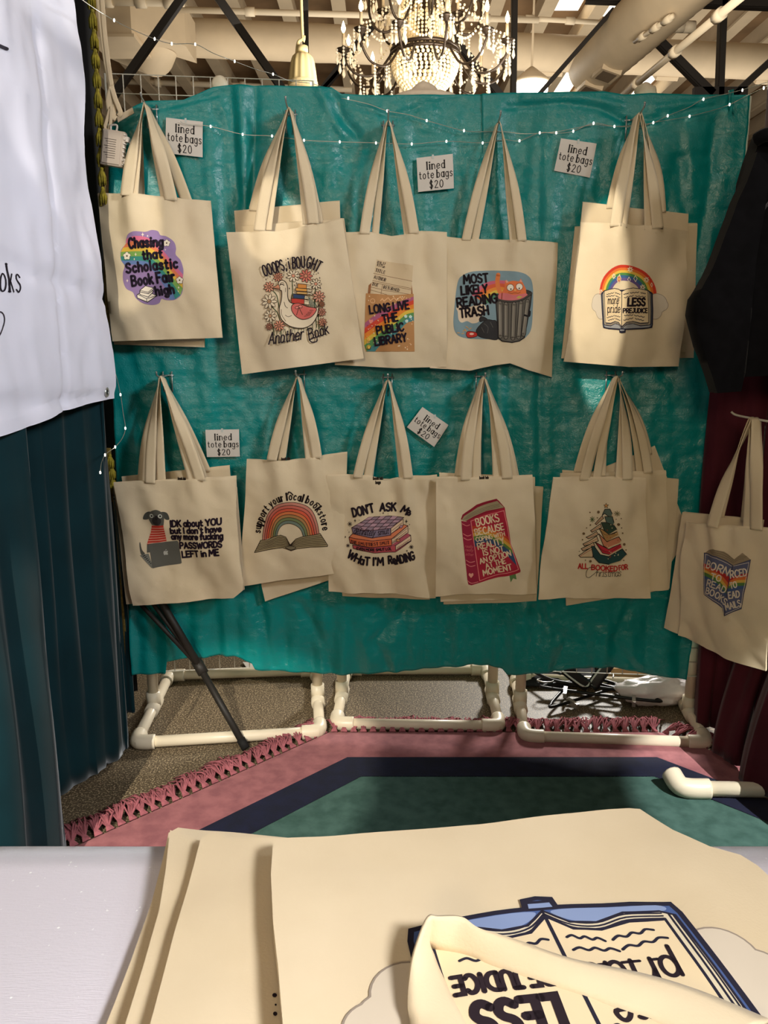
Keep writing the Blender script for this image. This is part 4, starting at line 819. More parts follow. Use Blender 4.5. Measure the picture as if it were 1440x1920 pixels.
def art_xmas():
    a = Art(1070, 935, 12.); ln = (44, 34, 30); pg = (206, 180, 142); rd = (186, 50, 48)
    for P in ([(705, 380), (525, 545), (560, 570), (735, 440)], [(660, 560), (415, 690), (450, 730), (690, 640)], [(560, 720), (318, 840), (370, 875), (600, 790)], [(560, 820), (255, 1000), (290, 1045), (600, 930)], [(480, 960), (222, 1110), (260, 1160), (520, 1040)], [(445, 1065), (172, 1265), (210, 1305), (480, 1300), (480, 1150)]): a.poly(P, pg, False, ln, 16).stroke([((P[0][0]+P[-1][0])/2, (P[0][1]+P[-1][1])/2), ((P[1][0]+P[2][0])/2, (P[1][1]+P[2][1])/2)], 10, (150, 62, 54))
    for P, c in (([(700, 370), (760, 232), (870, 225), (922, 335), (915, 392), (850, 400), (760, 330)], (92, 106, 96)), ([(760, 400), (920, 392), (962, 560), (870, 622), (815, 590)], (80, 98, 88)), ([(675, 530), (790, 530), (960, 590), (1018, 682), (870, 800), (780, 785)], (54, 70, 56)), ([(630, 660), (700, 680), (860, 805), (1030, 720), (1055, 800), (820, 955), (760, 930)], (168, 128, 78)), ([(612, 770), (800, 955), (1060, 840), (1118, 930), (1090, 985), (800, 1095), (715, 1040)], (192, 124, 92)), ([(520, 950), (720, 1060), (830, 1115), (1112, 1000), (1138, 1085), (850, 1235), (690, 1200)], (182, 46, 58)), ([(440, 1050), (500, 1040), (640, 1235), (830, 1275), (1142, 1112), (1248, 1245), (1100, 1385), (850, 1455), (620, 1425), (490, 1290)], (44, 72, 70))):
        a.poly(P, c, False, ln, 15); b_ = P[len(P)//2:]; a.stroke([b_[0], b_[1], b_[2]] if len(b_) > 2 else b_, 22, pg)
    rr = random.Random(5)
    for _ in range(22): a.ell(rr.uniform(800, 1050), rr.uniform(420, 1350), 11, 11, (226, 206, 160) if rr.random() < .6 else (170, 50, 50), n=6)
    a.stroke([(640, 690), (760, 800), (900, 790), (1000, 740)], 7, ln, True).stroke([(560, 980), (680, 1130), (850, 1170), (1060, 1050)], 7, ln, True)
    P = []
    for k in range(10): r = 58 if k % 2 == 0 else 24; P.append((788+r*math.sin(math.pi*k/5), 152-r*math.cos(math.pi*k/5)))
    a.poly(P, (210, 150, 90), False, ln, 9)
    a.snow(455, 440, 62, 13, (74, 96, 58), 4).snow(1008, 310, 58, 13, (110, 104, 74), 4)
    for x, y, r in ((610, 290, 34), (405, 285, 16), (580, 415, 14), (405, 560, 18), (320, 625, 15), (262, 758, 30), (240, 900, 16), (1042, 555, 32), (1110, 632, 16), (1138, 752, 18), (1182, 1010, 32), (1222, 1135, 16), (178, 1170, 12), (432, 1395, 30), (318, 1370, 14), (1170, 1368, 16), (990, 440, 12), (1090, 415, 14)): a.ell(x, y, r, r, (112, 88, 60), n=8)
    a.text('ALL', [(162, 1560), (370, 1562)], 110, 27, rd); a.text('BOOKED', [(462, 1588), (1018, 1602)], 108, 27, rd); a.text('FOR', [(1068, 1588), (1258, 1562)], 108, 24, rd); a.stroke([(705, 1625), (900, 1612)], 12, rd)
    a.stroke([(590, 1620), (480, 1720), (400, 1770), (345, 1740), (345, 1640), (400, 1550), (460, 1535)], 11, (48, 44, 40), True)
    a.text('hristmas', [(565, 1735), (1100, 1715)], 150, 11, (48, 44, 40), .2, script=True, space=1.6)
    return a
def art_emails():
    a = Art(1305, 1020, 12.); cw = (222, 206, 184); ln = (58, 54, 74); bl = (92, 94, 118)
    a.poly([(190, 205), (300, 130), (480, 95), (700, 160), (930, 330), (1090, 190), (1200, 270), (1285, 345), (915, 475)], (150, 132, 106))
    for k in range(3): a.stroke([(340+k*40, 150+k*22), (620, 150+k*50), (920, 350+k*32)], 9, (104, 90, 74), True).stroke([(930, 340+k*30), (1040, 260+k*35), (1200-k*30, 275+k*25)], 8, (104, 90, 74), True)
    L_ = [(185, 200), (560, 265), (915, 470), (850, 900), (735, 1600), (690, 1420), (500, 1310), (190, 1130)]; a.poly(L_, bl, False, ln, 12)
    a.poly([(915, 470), (1285, 345), (1220, 900), (1140, 1430), (940, 1500), (745, 1590), (830, 1000)], bl, False, ln, 12)
    lc = [[(190, 430), (500, 540), (700, 620), (868, 720)], [(190, 505), (480, 590), (680, 700), (845, 870)], [(190, 565), (470, 650), (660, 770), (825, 950)], [(190, 622), (460, 700), (640, 840), (808, 1020)], [(190, 700), (450, 780), (620, 920), (790, 1090)], [(190, 760), (440, 850), (600, 990), (775, 1160)]]
    rc = [[(890, 740), (1000, 690), (1120, 660), (1248, 640)], [(868, 810), (1000, 745), (1120, 725), (1236, 715)], [(860, 870), (1000, 800), (1110, 790), (1225, 785)], [(850, 930), (990, 860), (1110, 850), (1215, 850)], [(840, 980), (990, 930), (1100, 920), (1205, 915)], [(830, 1060), (990, 1010), (1100, 995), (1195, 985)]]
    cs = [(176, 48, 44), (206, 108, 54), (206, 166, 74), (84, 120, 62), (66, 86, 124)]
    a.bands(lc, cs); a.bands(rc, cs)
    a.stroke([(205, 1130), (212, 232), (560, 305), (880, 480)], 10, cw).stroke([(205, 1115), (500, 1275), (680, 1380), (735, 1560)], 10, cw, True).stroke([(925, 478), (1255, 405), (1135, 1390), (760, 1555)], 10, cw).stroke([(900, 500), (800, 1060), (735, 1560)], 8, ln)
    for t, p, h, w in (('BORN', [(262, 520), (530, 580), (800, 690)], 158, 30), ('TO', [(420, 765), (635, 828)], 132, 26), ('READ', [(290, 925), (520, 990), (740, 1090)], 142, 28), ('BOOKS', [(248, 1100), (500, 1190), (748, 1350)], 140, 28), ('RCED', [(890, 745), (1228, 692)], 158, 26), ('TO', [(905, 978), (1035, 945)], 132, 24), ('EAD', [(865, 1200), (1105, 1165)], 142, 26), ('MAILS', [(790, 1462), (1140, 1365)], 140, 25)): a.text(t, p, h, w, cw)
    return a

# ------------------------------------------------------------------ hooks and tote bags
canvas = bpy.data.materials.new('natural_canvas'); canvas.use_nodes = True; nt = canvas.node_tree; b = nt.nodes['Principled BSDF']
b.inputs['Roughness'].default_value = .88; b.inputs['Specular IOR Level'].default_value = .2; b.inputs['Sheen Weight'].default_value = .08
tc = nt.nodes.new('ShaderNodeTexCoord'); nz = nt.nodes.new('ShaderNodeTexNoise'); nz.inputs['Scale'].default_value = 7; nz.inputs['Detail'].default_value = 6; nt.links.new(tc.outputs['Object'], nz.inputs['Vector'])
cr = nt.nodes.new('ShaderNodeValToRGB'); cr.color_ramp.elements[0].position = .3; cr.color_ramp.elements[1].position = .7
cr.color_ramp.elements[0].color = (*lin((213, 193, 159)), 1); cr.color_ramp.elements[1].color = (*lin((223, 204, 172)), 1)
nt.links.new(nz.outputs['Fac'], cr.inputs['Fac']); nt.links.new(cr.outputs['Color'], b.inputs['Base Color'])
mp = nt.nodes.new('ShaderNodeMapping'); mp.inputs['Scale'].default_value = (1, 1, 1); nt.links.new(tc.outputs['Object'], mp.inputs['Vector'])
w1 = nt.nodes.new('ShaderNodeTexNoise'); w1.inputs['Scale'].default_value = 420; w1.inputs['Detail'].default_value = 3; nt.links.new(mp.outputs['Vector'], w1.inputs['Vector'])
bp = nt.nodes.new('ShaderNodeBump'); bp.inputs['Strength'].default_value = .35; bp.inputs['Distance'].default_value = .0007; nt.links.new(w1.outputs['Fac'], bp.inputs['Height']); nt.links.new(bp.outputs['Normal'], b.inputs['Normal'])
chrome = mat('zinc_wire', (190, 190, 186), .3, .5, .8)
HOOKS = {}
def hook(px, py, label, depth=.10, x_off=0.):
    Y = 2.55
    for _ in range(3): Y = ysheet(V(px, py, Y).x)
    p = V(px, py, Y-.085); p.y = Y-.015; r = .0022        # height taken where the bags hang
    t = thing('display_hook', p, label, 'hook', 'wire hooks holding the tote bags'); m = MB()
    for s_ in (-1, 1): m.tube([p+Vector((s_*.014, .012, .012)), p+Vector((s_*.014, -.004, .014)), p+Vector((s_*.014, -.004, -.05))], r, 8)
    m.tube([p+Vector((-.02, -.004, .002)), p+Vector((.02, -.004, .002))], r, 8); m.build('bracket', chrome, t)
    m = MB(); m.tube(catmull([p+Vector((0, -.004, .002)), p+Vector((0, -depth*.6, -.002)), p+Vector((0, -depth, .004)), p+Vector((0, -depth-.008, .013))], 5), .0026, 8)
    m.ball(p+Vector((0, -depth-.008, .014)), .0035, 8, 5); m.build('prong', chrome, t)
    return p
seed_n = [0]
def tote(label, group, c, Y, straps=(), art=None, top=(), bot=(), left=(), right=(), bulge=.014, seed=None, depths=None, rump=2.1, tag_px=None, fold=(), artname='print', attach_drop=4):
    """c: the four front corners as seen (TL, TR, BR, BL); Y their distance; straps: (lx, ly, rx, ry, apex point, width px, dy)"""
    if art is None: bulge, rump = .004, (.7 if rump < 3 else 1.8)
    seed_n[0] += 1; sd = seed if seed is not None else seed_n[0]*3.7
    if depths is None: P = [V(p[0], p[1], Y) for p in c]
    else: P = [V(p[0], p[1], d) for p, d in zip(c, depths)]
    O = P[3].lerp(P[2], .5); U = ((P[2]-P[3])+(P[1]-P[0])).normalized(); Vv = (P[0]+P[1]-P[2]-P[3]).normalized()
    if depths is None: U = Vector((1, 0, 0)); Vv = Vector((0, 0, 1))
    Vv = (Vv-U*Vv.dot(U)).normalized(); cl = Cloth(O, U, Vv, None)
    outline_px = [c[0], *top, c[1], *right, c[2], *bot, c[3], *left]
    ou = [cl.uv(*p) for p in outline_px]
    if depths is not None: ou = [((p-O).dot(U), (p-O).dot(Vv)) for p in P] if not (top or bot or left or right) else ou
    u0, u1 = min(p[0] for p in ou), max(p[0] for p in ou); v0, v1 = min(p[1] for p in ou), max(p[1] for p in ou)
    at_u = []
    for st in straps:
        for x, y in ((st[0], st[1]), (st[2], st[3])): at_u.append(cl.uv(x, y)[0])
    def hf(u, v):
        s_, t = (u-u0)/(u1-u0), (v-v0)/(v1-v0); q = max(0, math.sin(math.pi*min(1, max(0, s_)))); r = max(0, math.sin(math.pi*min(1, max(0, t))))
        h = bulge*(q**.6)*(.25+.75*r**.7)
        h += rump*(.010*noise.noise((u*6+sd, v*3.6, sd))+.0042*noise.noise((u*15, v*9+sd, 2*sd))+.0012*noise.noise((u*40, v*30+sd, sd)))
        h += rump*.0062*noise.noise(((u+.45*v)*14+sd, (v-.3*u)*3.0, sd+5))+rump*.005*noise.noise(((u-.6*v)*11+sd, (v+.5*u)*2.6, sd+15))*sstep(.1, .9, t)
        for a in at_u[:4]:
            d = u-a; h += .0026*rump*math.exp(-(d/.02)**2)*sstep(.35, 1, t)-.0022*rump*math.exp(-((abs(d)-.04)/.018)**2)*sstep(.5, 1, t)
        for uf, sl, sr in folds:
            d = u-uf; h -= (sl if d < 0 else sr)*(math.sqrt(d*d+.00006)-.0077)*(.45+.55*sstep(0, .6, t))
        if t > .905: h += .0012
        return h
    folds = [(cl.uv(fx, c[0][1]+60)[0], a_, b_) for fx, a_, b_ in fold]
    cl.hf = hf
    o3 = [O+U*a+Vv*b_ for a, b_ in ou]; base = sum(o3, Vector())/len(o3); base.z = min(p.z for p in o3)
    t = thing('tote_bag', base, label, 'tote bag', group)
    cl.panel(ou, 'body', canvas, t)
    for i, st in enumerate(straps):
        lx, ly, rx, ry, ap, wpx, dn = st[:7]; mb = MB(); wd = wpx*Y/FPX*1.0
        A = cl.uv(lx, ly+attach_drop); B = cl.uv(rx, ry+attach_drop); A2 = cl.uv(lx, ly); B2 = cl.uv(rx, ry)
        off = .0022 if dn >= 0 else -.008
        pa, pb = cl.at(*A, off), cl.at(*B, off); pa2, pb2 = cl.at(*A2, off), cl.at(*B2, off); ap = Vector(ap); N = cl.N
        bow = (.012 if len(st) < 8 else st[7])*.45
        pts, wds, ws = [], [], []
        def leg(p0, p1, sgn):
            e = ap+U*(sgn*.006)+Vector((0, 0, -.008)); q = [p0]; n = 12
            d = e-p1
            for k in range(n+1):
                s_ = k/n; q.append(p1+d*s_+U*(sgn*bow*math.sin(math.pi*s_))+N*(.006*math.sin(math.pi*s_)))
            return q
        L_ = leg(pa, pa2, -1); R_ = leg(pb, pb2, 1); n = len(L_)
        for k, p in enumerate(L_):
            a_ = math.radians(76)*sstep(.35, 1, k/(n-1)); pts.append(p); wds.append(U*math.cos(a_)+N*math.sin(a_)); ws.append(wd*(1-.22*sstep(.2, .9, k/(n-1))))
        pts.append(ap+Vector((0, 0, .001))); wds.append(N); ws.append(wd*.7)
        for k, p in enumerate(R_[::-1]):
            k2 = n-1-k; a_ = math.radians(76)*sstep(.35, 1, k2/(n-1)); pts.append(p); wds.append(N*math.sin(a_)-U*math.cos(a_)); ws.append(wd*(1-.22*sstep(.2, .9, k2/(n-1))))
        # keep the width direction continuous over the hook
        for k in range(1, len(wds)):
            pass
        strap(mb, pts, wds, ws, .0017); mb.build('handle', canvas, t)
    if art is not None: cl.print_art(art, artname, t)
    if tag_px:
        x, y, w_ = tag_px; k = Art(); k.text('book lab', [(x-w_/2, y), (x+w_/2, y)], w_*.28, 1.5, (52, 42, 34)); k.text('bags', [(x-w_/4, y+w_*.42), (x+w_/4, y+w_*.42)], w_*.28, 1.5, (52, 42, 34)) if w_ > 17 else None
        cl.print_art(k, 'neck_print', t)
    return t, cl
def ap(px, py, Y): return V(px, py, Y)
def yfor(px, py, off):
    Y = 2.5
    for _ in range(4): Y = ysheet(V(px, py, Y).x)-off
    return Y
def ybag(x0, x1, py, off): return min(yfor(x, py, off) for x in (x0, (x0+x1)/2, x1))
TOP = 'tote bags hanging in the upper row'; LOW = 'tote bags hanging in the lower row'
H1 = hook(272, 193, 'wire hook at the far left of the upper row of bags'); H2 = hook(540, 203, 'wire hook above the goose bag', .115)
H3 = hook(728, 224, 'wire hook above the library bag'); H4 = hook(935, 226, 'wire hook above the bag with the cat in a bin'); H5 = hook(1197, 214, 'wire hook above the upper right bag with the rainbow book', .115)
H6 = hook(303, 706, 'wire hook above the bag with the dog at a laptop', .115); H7 = hook(558, 704, 'wire hook above the bookstore rainbow bag', .115); H8 = hook(727, 710, 'tilted wire hook above the bag with three stacked books', .115)
H9 = hook(906, 708, 'wire hook above the bag with the red book', .115); H10 = hook(1157, 706, 'wire hook above the Christmas tree bag', .115)
# --- upper row, rear bags first
y = ybag(180, 415, 500, .03)
tote('plain back of a canvas tote hanging just behind the purple cloud bag', TOP, [(186, 372), (383, 382), (384, 651), (214, 646)], y, [(262, 372, 352, 380, ap(272, 194, y), 20, 1)])
y = ybag(180, 415, 500, .085)
tote('canvas tote with a purple rainbow cloud print about a book fair', TOP, [(180, 362), (393, 375), (416, 633), (208, 640)], y,
     [(254, 366, 311, 372, ap(273, 196, y+.02), 17, -1, .004), (243, 366, 322, 373, ap(272, 195, y), 22, 1, .008)], art_chasing(), fold=[(305, .06, .09)])
y = ybag(425, 690, 550, .035)
tote('blank canvas tote rearmost behind the goose bag, its top edge rising highest', TOP, [(439, 395), (637, 378), (646, 640), (455, 660)], y, [(478, 392, 585, 384, ap(541, 203, y), 20, 1)])
y = ybag(425, 690, 550, .055)
tote('canvas tote squeezed directly behind the goose bag, only its right edge showing', TOP, [(446, 424), (645, 411), (686, 661), (470, 690)], y, [(500, 420, 596, 415, ap(542, 203, y), 18, 1)])
y = ybag(425, 690, 550, .096)
tote('canvas tote printed with a white goose carrying books among daisies', TOP, [(425, 436), (642, 411), (682, 672), (453, 702)], y,
     [(501, 428, 577, 418, ap(544, 204, y+.02), 17, -1, .012), (488, 430, 588, 417, ap(542, 203, y), 20, 1, .018)], art_goose(), fold=[(575, .03, .05)], top=[(520, 434), (600, 420)])
y = ybag(640, 838, 550, .072)
tote('canvas tote printed with a library card in a rainbow pocket', TOP, [(632, 438), (838, 437), (837, 688), (628, 684)], y,
     [(704, 436, 764, 436, ap(729, 226, y+.02), 13, -1, .004), (684, 436, 776, 434, ap(728, 225, y), 18, 1, .010)], art_library(), top=[(690, 437), (735, 443), (760, 440), (790, 434)], bot=[(740, 690)])
y = ybag(826, 1047, 570, .03)
tote('canvas tote printed with an orange cat reading in a trash can', TOP, [(826, 446), (1047, 455), (1034, 707), (806, 690)], y,
     [(892, 447, 962, 450, ap(936, 229, y+.015), 14, -1, .004), (875, 446, 976, 450, ap(935, 228, y), 16, 1, .012)], art_trash(), bot=[(990, 694), (955, 681), (925, 685), (880, 695), (840, 692)])
y = ybag(1053, 1308, 550, .025)
tote('rearmost canvas tote behind the upper right rainbow book bag, sticking out at its right', TOP, [(1078, 426), (1308, 420), (1300, 671), (1053, 672)], y, [(1150, 424, 1240, 422, ap(1199, 214, y), 18, 1)])
y = ybag(1053, 1308, 550, .042)
tote('canvas tote behind the rainbow book bag with its top edge showing highest', TOP, [(1092, 381), (1291, 401), (1286, 660), (1062, 655)], y, [(1146, 388, 1236, 396, ap(1201, 214, y), 20, 1, .02)])
y = ybag(1053, 1308, 550, .105)
tote('canvas tote printed with an open book under a rainbow, hanging at the upper right', TOP, [(1094, 415), (1294, 431), (1274, 687), (1059, 678)], y,
     [(1166, 424, 1214, 428, ap(1201, 215, y+.02), 16, -1, .006), (1151, 422, 1228, 427, ap(1196, 214, y), 20, 1, .010)],
     art_pride(1100+572/9., 485, 1/9., 1/9., .62, ((78, 84, 98), (150, 150, 150), (200, 184, 156), (222, 198, 158), (204, 62, 44))), left=[(1066, 640), (1080, 540), (1092, 450)], bot=[(1180, 688)], fold=[(1160, .33, .02)])
# --- lower row
y = ybag(212, 458, 1000, .03)
tote('rearmost canvas tote behind the dog and laptop bag, peeking out above its right shoulder', LOW, [(229, 893), (430, 875), (447, 1105), (262, 1120)], y, [(290, 888, 386, 880, ap(301, 706, y), 18, 1)])
y = ybag(212, 458, 1000, .052)
tote('canvas tote behind the dog and laptop bag, its left edge showing', LOW, [(212, 906), (444, 915), (458, 1106), (237, 1133)], y, [(268, 904, 372, 910, ap(303, 706, y), 18, 1, .02), (300, 905, 385, 912, ap(302, 706, y+.01), 18, -1, .012)])
y = ybag(212, 458, 1000, .088)
tote('canvas tote printed with a grey dog in a red jumper at a laptop', LOW, [(216, 904), (442, 895), (438, 1121), (249, 1136)], y,
     [(303, 900, 362, 896, ap(304, 707, y+.02), 17, -1, .006), (284, 901, 377, 896, ap(302, 706, y), 20, 1, .012)], art_dog(), right=[(443, 960), (450, 1050), (457, 1090), (456, 1106)], tag_px=(343, 898, 15))
y = ybag(447, 651, 980, .03)
tote('rear canvas tote slanting out below the bookstore rainbow bag', LOW, [(490, 880), (640, 862), (628, 1084), (497, 1128)], y, [(520, 874, 595, 868, ap(559, 706, y), 18, 1)], left=[(490, 1098)])
y = ybag(447, 651, 980, .06)
tote('canvas tote printed with a muted rainbow over an open book about a local bookstore', LOW, [(463, 861), (651, 850), (643, 1072), (447, 1098)], y,
     [(528, 860, 580, 856, ap(559, 707, y+.02), 15, -1, .006), (511, 859, 595, 854, ap(558, 706, y), 19, 1, .012)], art_local(), left=[(452, 1050), (459, 940)], top=[(535, 864), (600, 856)], tag_px=(536, 862, 15))
y = ybag(612, 820, 1000, .045)
tote('rear canvas tote peeking out below the stacked books bag', LOW, [(626, 900), (812, 900), (806, 1124), (642, 1118)], y, [(690, 898, 760, 898, ap(728, 712, y), 18, 1)])
y = ybag(612, 820, 1000, .082)
tote('canvas tote printed with three stacked books, lower row centre', LOW, [(612, 892), (820, 893), (817, 1122), (616, 1110)], y,
     [(690, 892, 756, 892, ap(728, 713, y+.02), 17, -1, .008), (671, 892, 765, 892, ap(727, 712, y), 18, 1, .014)], art_smut(), top=[(690, 893), (723, 902), (757, 894)], bot=[(760, 1114), (700, 1111)], tag_px=(709, 899, 18))
y = ybag(818, 1019, 1000, .03)
tote('rearmost canvas tote behind the red book bag, hanging out at the right and below', LOW, [(832, 905), (1019, 914), (1006, 1127), (832, 1134)], y, [(880, 900, 965, 905, ap(908, 708, y), 20, 1, .02)])
y = ybag(818, 1019, 1000, .055)
tote('canvas tote pressed behind the red book bag, its top edge just visible', LOW, [(824, 889), (1003, 896), (1000, 1122), (826, 1128)], y, [(862, 890, 960, 894, ap(906, 708, y), 20, 1, .022), (890, 890, 935, 893, ap(907, 708, y+.012), 18, -1, .02)])
y = ybag(818, 1019, 1000, .086)
tote('canvas tote printed with a red rainbow book about coping with reality', LOW, [(818, 897), (999, 893), (1007, 1114), (817, 1120)], y,
     [(893, 896, 932, 894, ap(909, 709, y+.02), 17, -1, .016), (873, 896, 950, 893, ap(907, 708, y), 20, 1, .022)], art_coping(), bot=[(930, 1113), (880, 1112)], tag_px=(907, 897, 17))
y = ybag(1009, 1290, 1000, .03)
tote('tilted canvas tote at the very back of the Christmas stack, leaning right', LOW, [(1060, 905), (1228, 838), (1290, 1000), (1230, 1100)], y, [(1092, 886, 1212, 848, ap(1157, 706, y), 18, 1, .02)])
y = ybag(1009, 1290, 1000, .045)
tote('canvas tote in the Christmas stack showing a strip at its far right', LOW, [(1055, 884), (1272, 898), (1256, 1104), (1062, 1136)], y, [(1084, 882, 1200, 890, ap(1155, 706, y), 17, 1, .028)])
y = ybag(1009, 1290, 1000, .065)
tote('rumpled canvas tote right behind the Christmas tree bag', LOW, [(1052, 890), (1248, 884), (1254, 1106), (1040, 1118)], y, [(1124, 888, 1213, 882, ap(1158, 706, y), 17, 1, .03)], rump=3.2)
y = ybag(1009, 1290, 1000, .095)
tote('canvas tote printed with a Christmas tree made of books', LOW, [(1037, 897), (1208, 896), (1218, 1120), (1009, 1123)], y,
     [(1120, 896, 1162, 895, ap(1159, 707, y+.02), 16, -1, .01), (1097, 897, 1175, 895, ap(1156, 706, y), 19, 1, .014)], art_xmas(), left=[(1018, 1040), (1032, 930)])
# --- bag turned sideways in front of the maroon curtain
hk = V(1412, 783, 2.12)
t = thing('display_hook', hk, 'white wire hook sticking out leftwards over the maroon curtain', 'hook', 'wire hooks holding the tote bags')
m = MB(); m.tube(catmull([V(1371, 772, 2.2), V(1380, 778, 2.19), V(1408, 784, 2.13), V(1450, 792, 2.05)], 6), .0032, 8); m.build('prong', wire, t)
SIDE = 'tote bags hanging at the right edge'
tote('rear canvas tote behind the born to read bag, its lower left corner sticking out', SIDE, [(1285, 960), (1425, 978), (1390, 1240), (1240, 1178)], 2.2, [(1352, 965, 1400, 975, ap(1413, 784, 2.13), 22, 1)], depths=(2.36, 2.10, 2.12, 2.38))
tote('canvas tote printed with an open rainbow book about emails, far right edge', SIDE, [(1283, 980), (1452, 994), (1436, 1258), (1267, 1192)], 2.15,
     [(1344, 984, 1398, 990, ap(1409, 783, 2.12), 17, -1, .008), (1346, 983, 1418, 990, ap(1415, 784, 2.10), 26, 1, .012)], art_emails(), depths=(2.30, 2.02, 2.02, 2.30))
# ------------------------------------------------------------------ price signs
paper = mat('white_card', (214, 206, 196), .7, .2)
def sign(label, c):
    Y = yfor(*c[0], .024)
    P = [V(p[0], p[1], yfor(p[0], p[1], .024)) for p in c]
    O = P[3].lerp(P[2], .5); U = (P[1]-P[0]).normalized(); Vv = (P[0]-P[3]); Vv = (Vv-U*Vv.dot(U)).normalized()
    cl = Cloth(O, U, Vv, lambda u, v: .006*(u*8)**2*0+.0025*math.sin(v*40), .02)
    ou = [((p-O).dot(U), (p-O).dot(Vv)) for p in P]
    t = thing('price_sign', O, label, 'sign', 'lined tote bags price signs'); cl.panel(ou, 'card', paper, t, .0012, 0)
    W_, H_ = ou[1][0]-ou[0][0], ou[0][1]-ou[3][1]
    a = Art(); k = (40, 36, 36)
    # art in unit card coordinates: x right, y down
    a.text('lined', [(.27, .38), (.76, .38)], .225, .036, k, serif=True); a.text('tote bags', [(.055, .64), (.965, .64)], .225, .036, k, serif=True); a.text('$20', [(.33, .93), (.70, .93)], .21, .036, k, serif=True)
    l, r_ = min(p[0] for p in ou), max(p[0] for p in ou)
    def f(x, y):
        A_ = Vector(ou[0]).lerp(Vector(ou[1]), x); B_ = Vector(ou[3]).lerp(Vector(ou[2]), x); q = A_.lerp(B_, y); return q.x, q.y
    cl.print_art(a, 'lettering', t, f, .0006)
    m = MB(); m.box(cl.at(0, ou[0][1]-.002, .0012), (.006, .0006, .012)); m.build('clear_tape', mat('clear_tape', (200, 205, 200), .2), t, False)
sign('square price sign at the upper left beside the purple cloud bag', [(311, 220), (380, 228), (380, 295), (311, 287)])
sign('square price sign slightly tilted between the library bag and the cat bag', [(781, 296), (849, 288), (851, 353), (784, 360)])
sign('square price sign leaning right between the cat bag and the upper right rainbow book bag', [(1052, 259), (1119, 269), (1106, 333), (1039, 320)])
sign('square price sign in the lower row between the dog bag and the bookstore bag', [(385, 806), (448, 805), (450, 856), (388, 857)])
sign('steeply tilted price sign with rounded corner above the stacked books bag', [(792, 763), (841, 797), (814, 838), (763, 801)])

# ------------------------------------------------------------------ fairy light strings
lw_ = mat('silver_wire', (190, 190, 180), .3, .5, .7)
led = mat('warm_led', (255, 250, 235), emit=(255, 246, 225), emit_s=7)
def fairy(label, pts, bulbs, loc):
    t = thing('fairy_light_string', loc, label, 'fairy lights', 'fairy light strings'); m = MB(); m.tube(catmull(pts, 5), .0010, 5); m.build('wire', lw_, t)
    for p in bulbs:
        m = MB(); m.ball(p, .0025, 6, 4, 1.7); m.build('bulb', led, t)
def on(px, py, off=.03): return V(px, py, yfor(px, py, off))
P1 = [on(*p) for p in ((338, 228), (352, 233), (395, 237), (455, 252), (510, 255), (570, 263), (637, 266), (705, 268), (772, 270), (837, 265), (905, 268), (945, 262), (974, 264), (1012, 249), (1043, 250), (1075, 246), (1113, 231), (1152, 237), (1185, 235), (1225, 230), (1252, 217), (1292, 201), (1319, 186), (1362, 176))]+[V(1400, 166, 2.4), V(1445, 152, 2.25)]
fairy('lower fairy light string sagging across the upper bag handles on the teal sheet', P1, [on(*p, .033) for p in ((395, 237), (455, 252), (510, 255), (570, 263), (637, 266), (705, 268), (772, 270), (837, 265), (905, 268), (974, 264), (1012, 249), (1075, 246), (1113, 231), (1152, 237), (1252, 217), (1319, 186))]+[V(1392, 169, 2.42)], P1[8])
P2 = [on(*p) for p in ((640, 184), (690, 195), (726, 208), (765, 215), (800, 226), (870, 245), (910, 247), (945, 247), (985, 251), (1043, 247), (1080, 240), (1115, 234), (1150, 237), (1200, 237), (1225, 230), (1260, 224), (1293, 218), (1340, 206), (1368, 196))]+[V(1400, 180, 2.4), V(1445, 158, 2.25)]
fairy('upper fairy light string dropping from the sheet top to the right', P2, [on(*p, .033) for p in ((653, 184), (726, 208), (800, 226), (870, 245), (1043, 249), (1225, 230), (1293, 218), (1368, 196))]+[V(1432, 165, 2.28)], P2[4])
P3 = [V(130, -20, 1.9), V(160, 4, 2.0), V(190, 24, 2.1), V(214, 38, 2.15), V(245, 54, 2.2), V(290, 73, 2.26), V(322, 82, 2.3), V(366, 83, 2.36), V(400, 100, 2.42), V(440, 115, 2.46), V(480, 130, 2.5), V(512, 139, 2.53), V(545, 152, 2.56), V(590, 158, 2.57), V(640, 182, 2.55)]
fairy('fairy light string hanging in the air from the upper left towards the speaker', P3, [V(214, 38, 2.15), V(290, 73, 2.26), V(322, 82, 2.3), V(366, 83, 2.36), V(440, 115, 2.46), V(512, 139, 2.53), V(583, 157, 2.57)], P3[6])
P4 = [V(211, 690, 2.26), V(218, 705, 2.26), V(226, 740, 2.27), V(231, 775, 2.27), V(235, 803, 2.27), V(229, 822, 2.26), V(216, 838, 2.2), V(205, 846, 2.14), V(197, 853, 2.1), V(190, 868, 2.1), V(188, 886, 2.1)]
fairy('short loose fairy light string dangling beside the corner of the white banner', P4, [V(211, 690, 2.25), V(226, 740, 2.26), V(235, 803, 2.26), V(216, 838, 2.19), V(197, 853, 2.09), V(188, 886, 2.09)], P4[4])

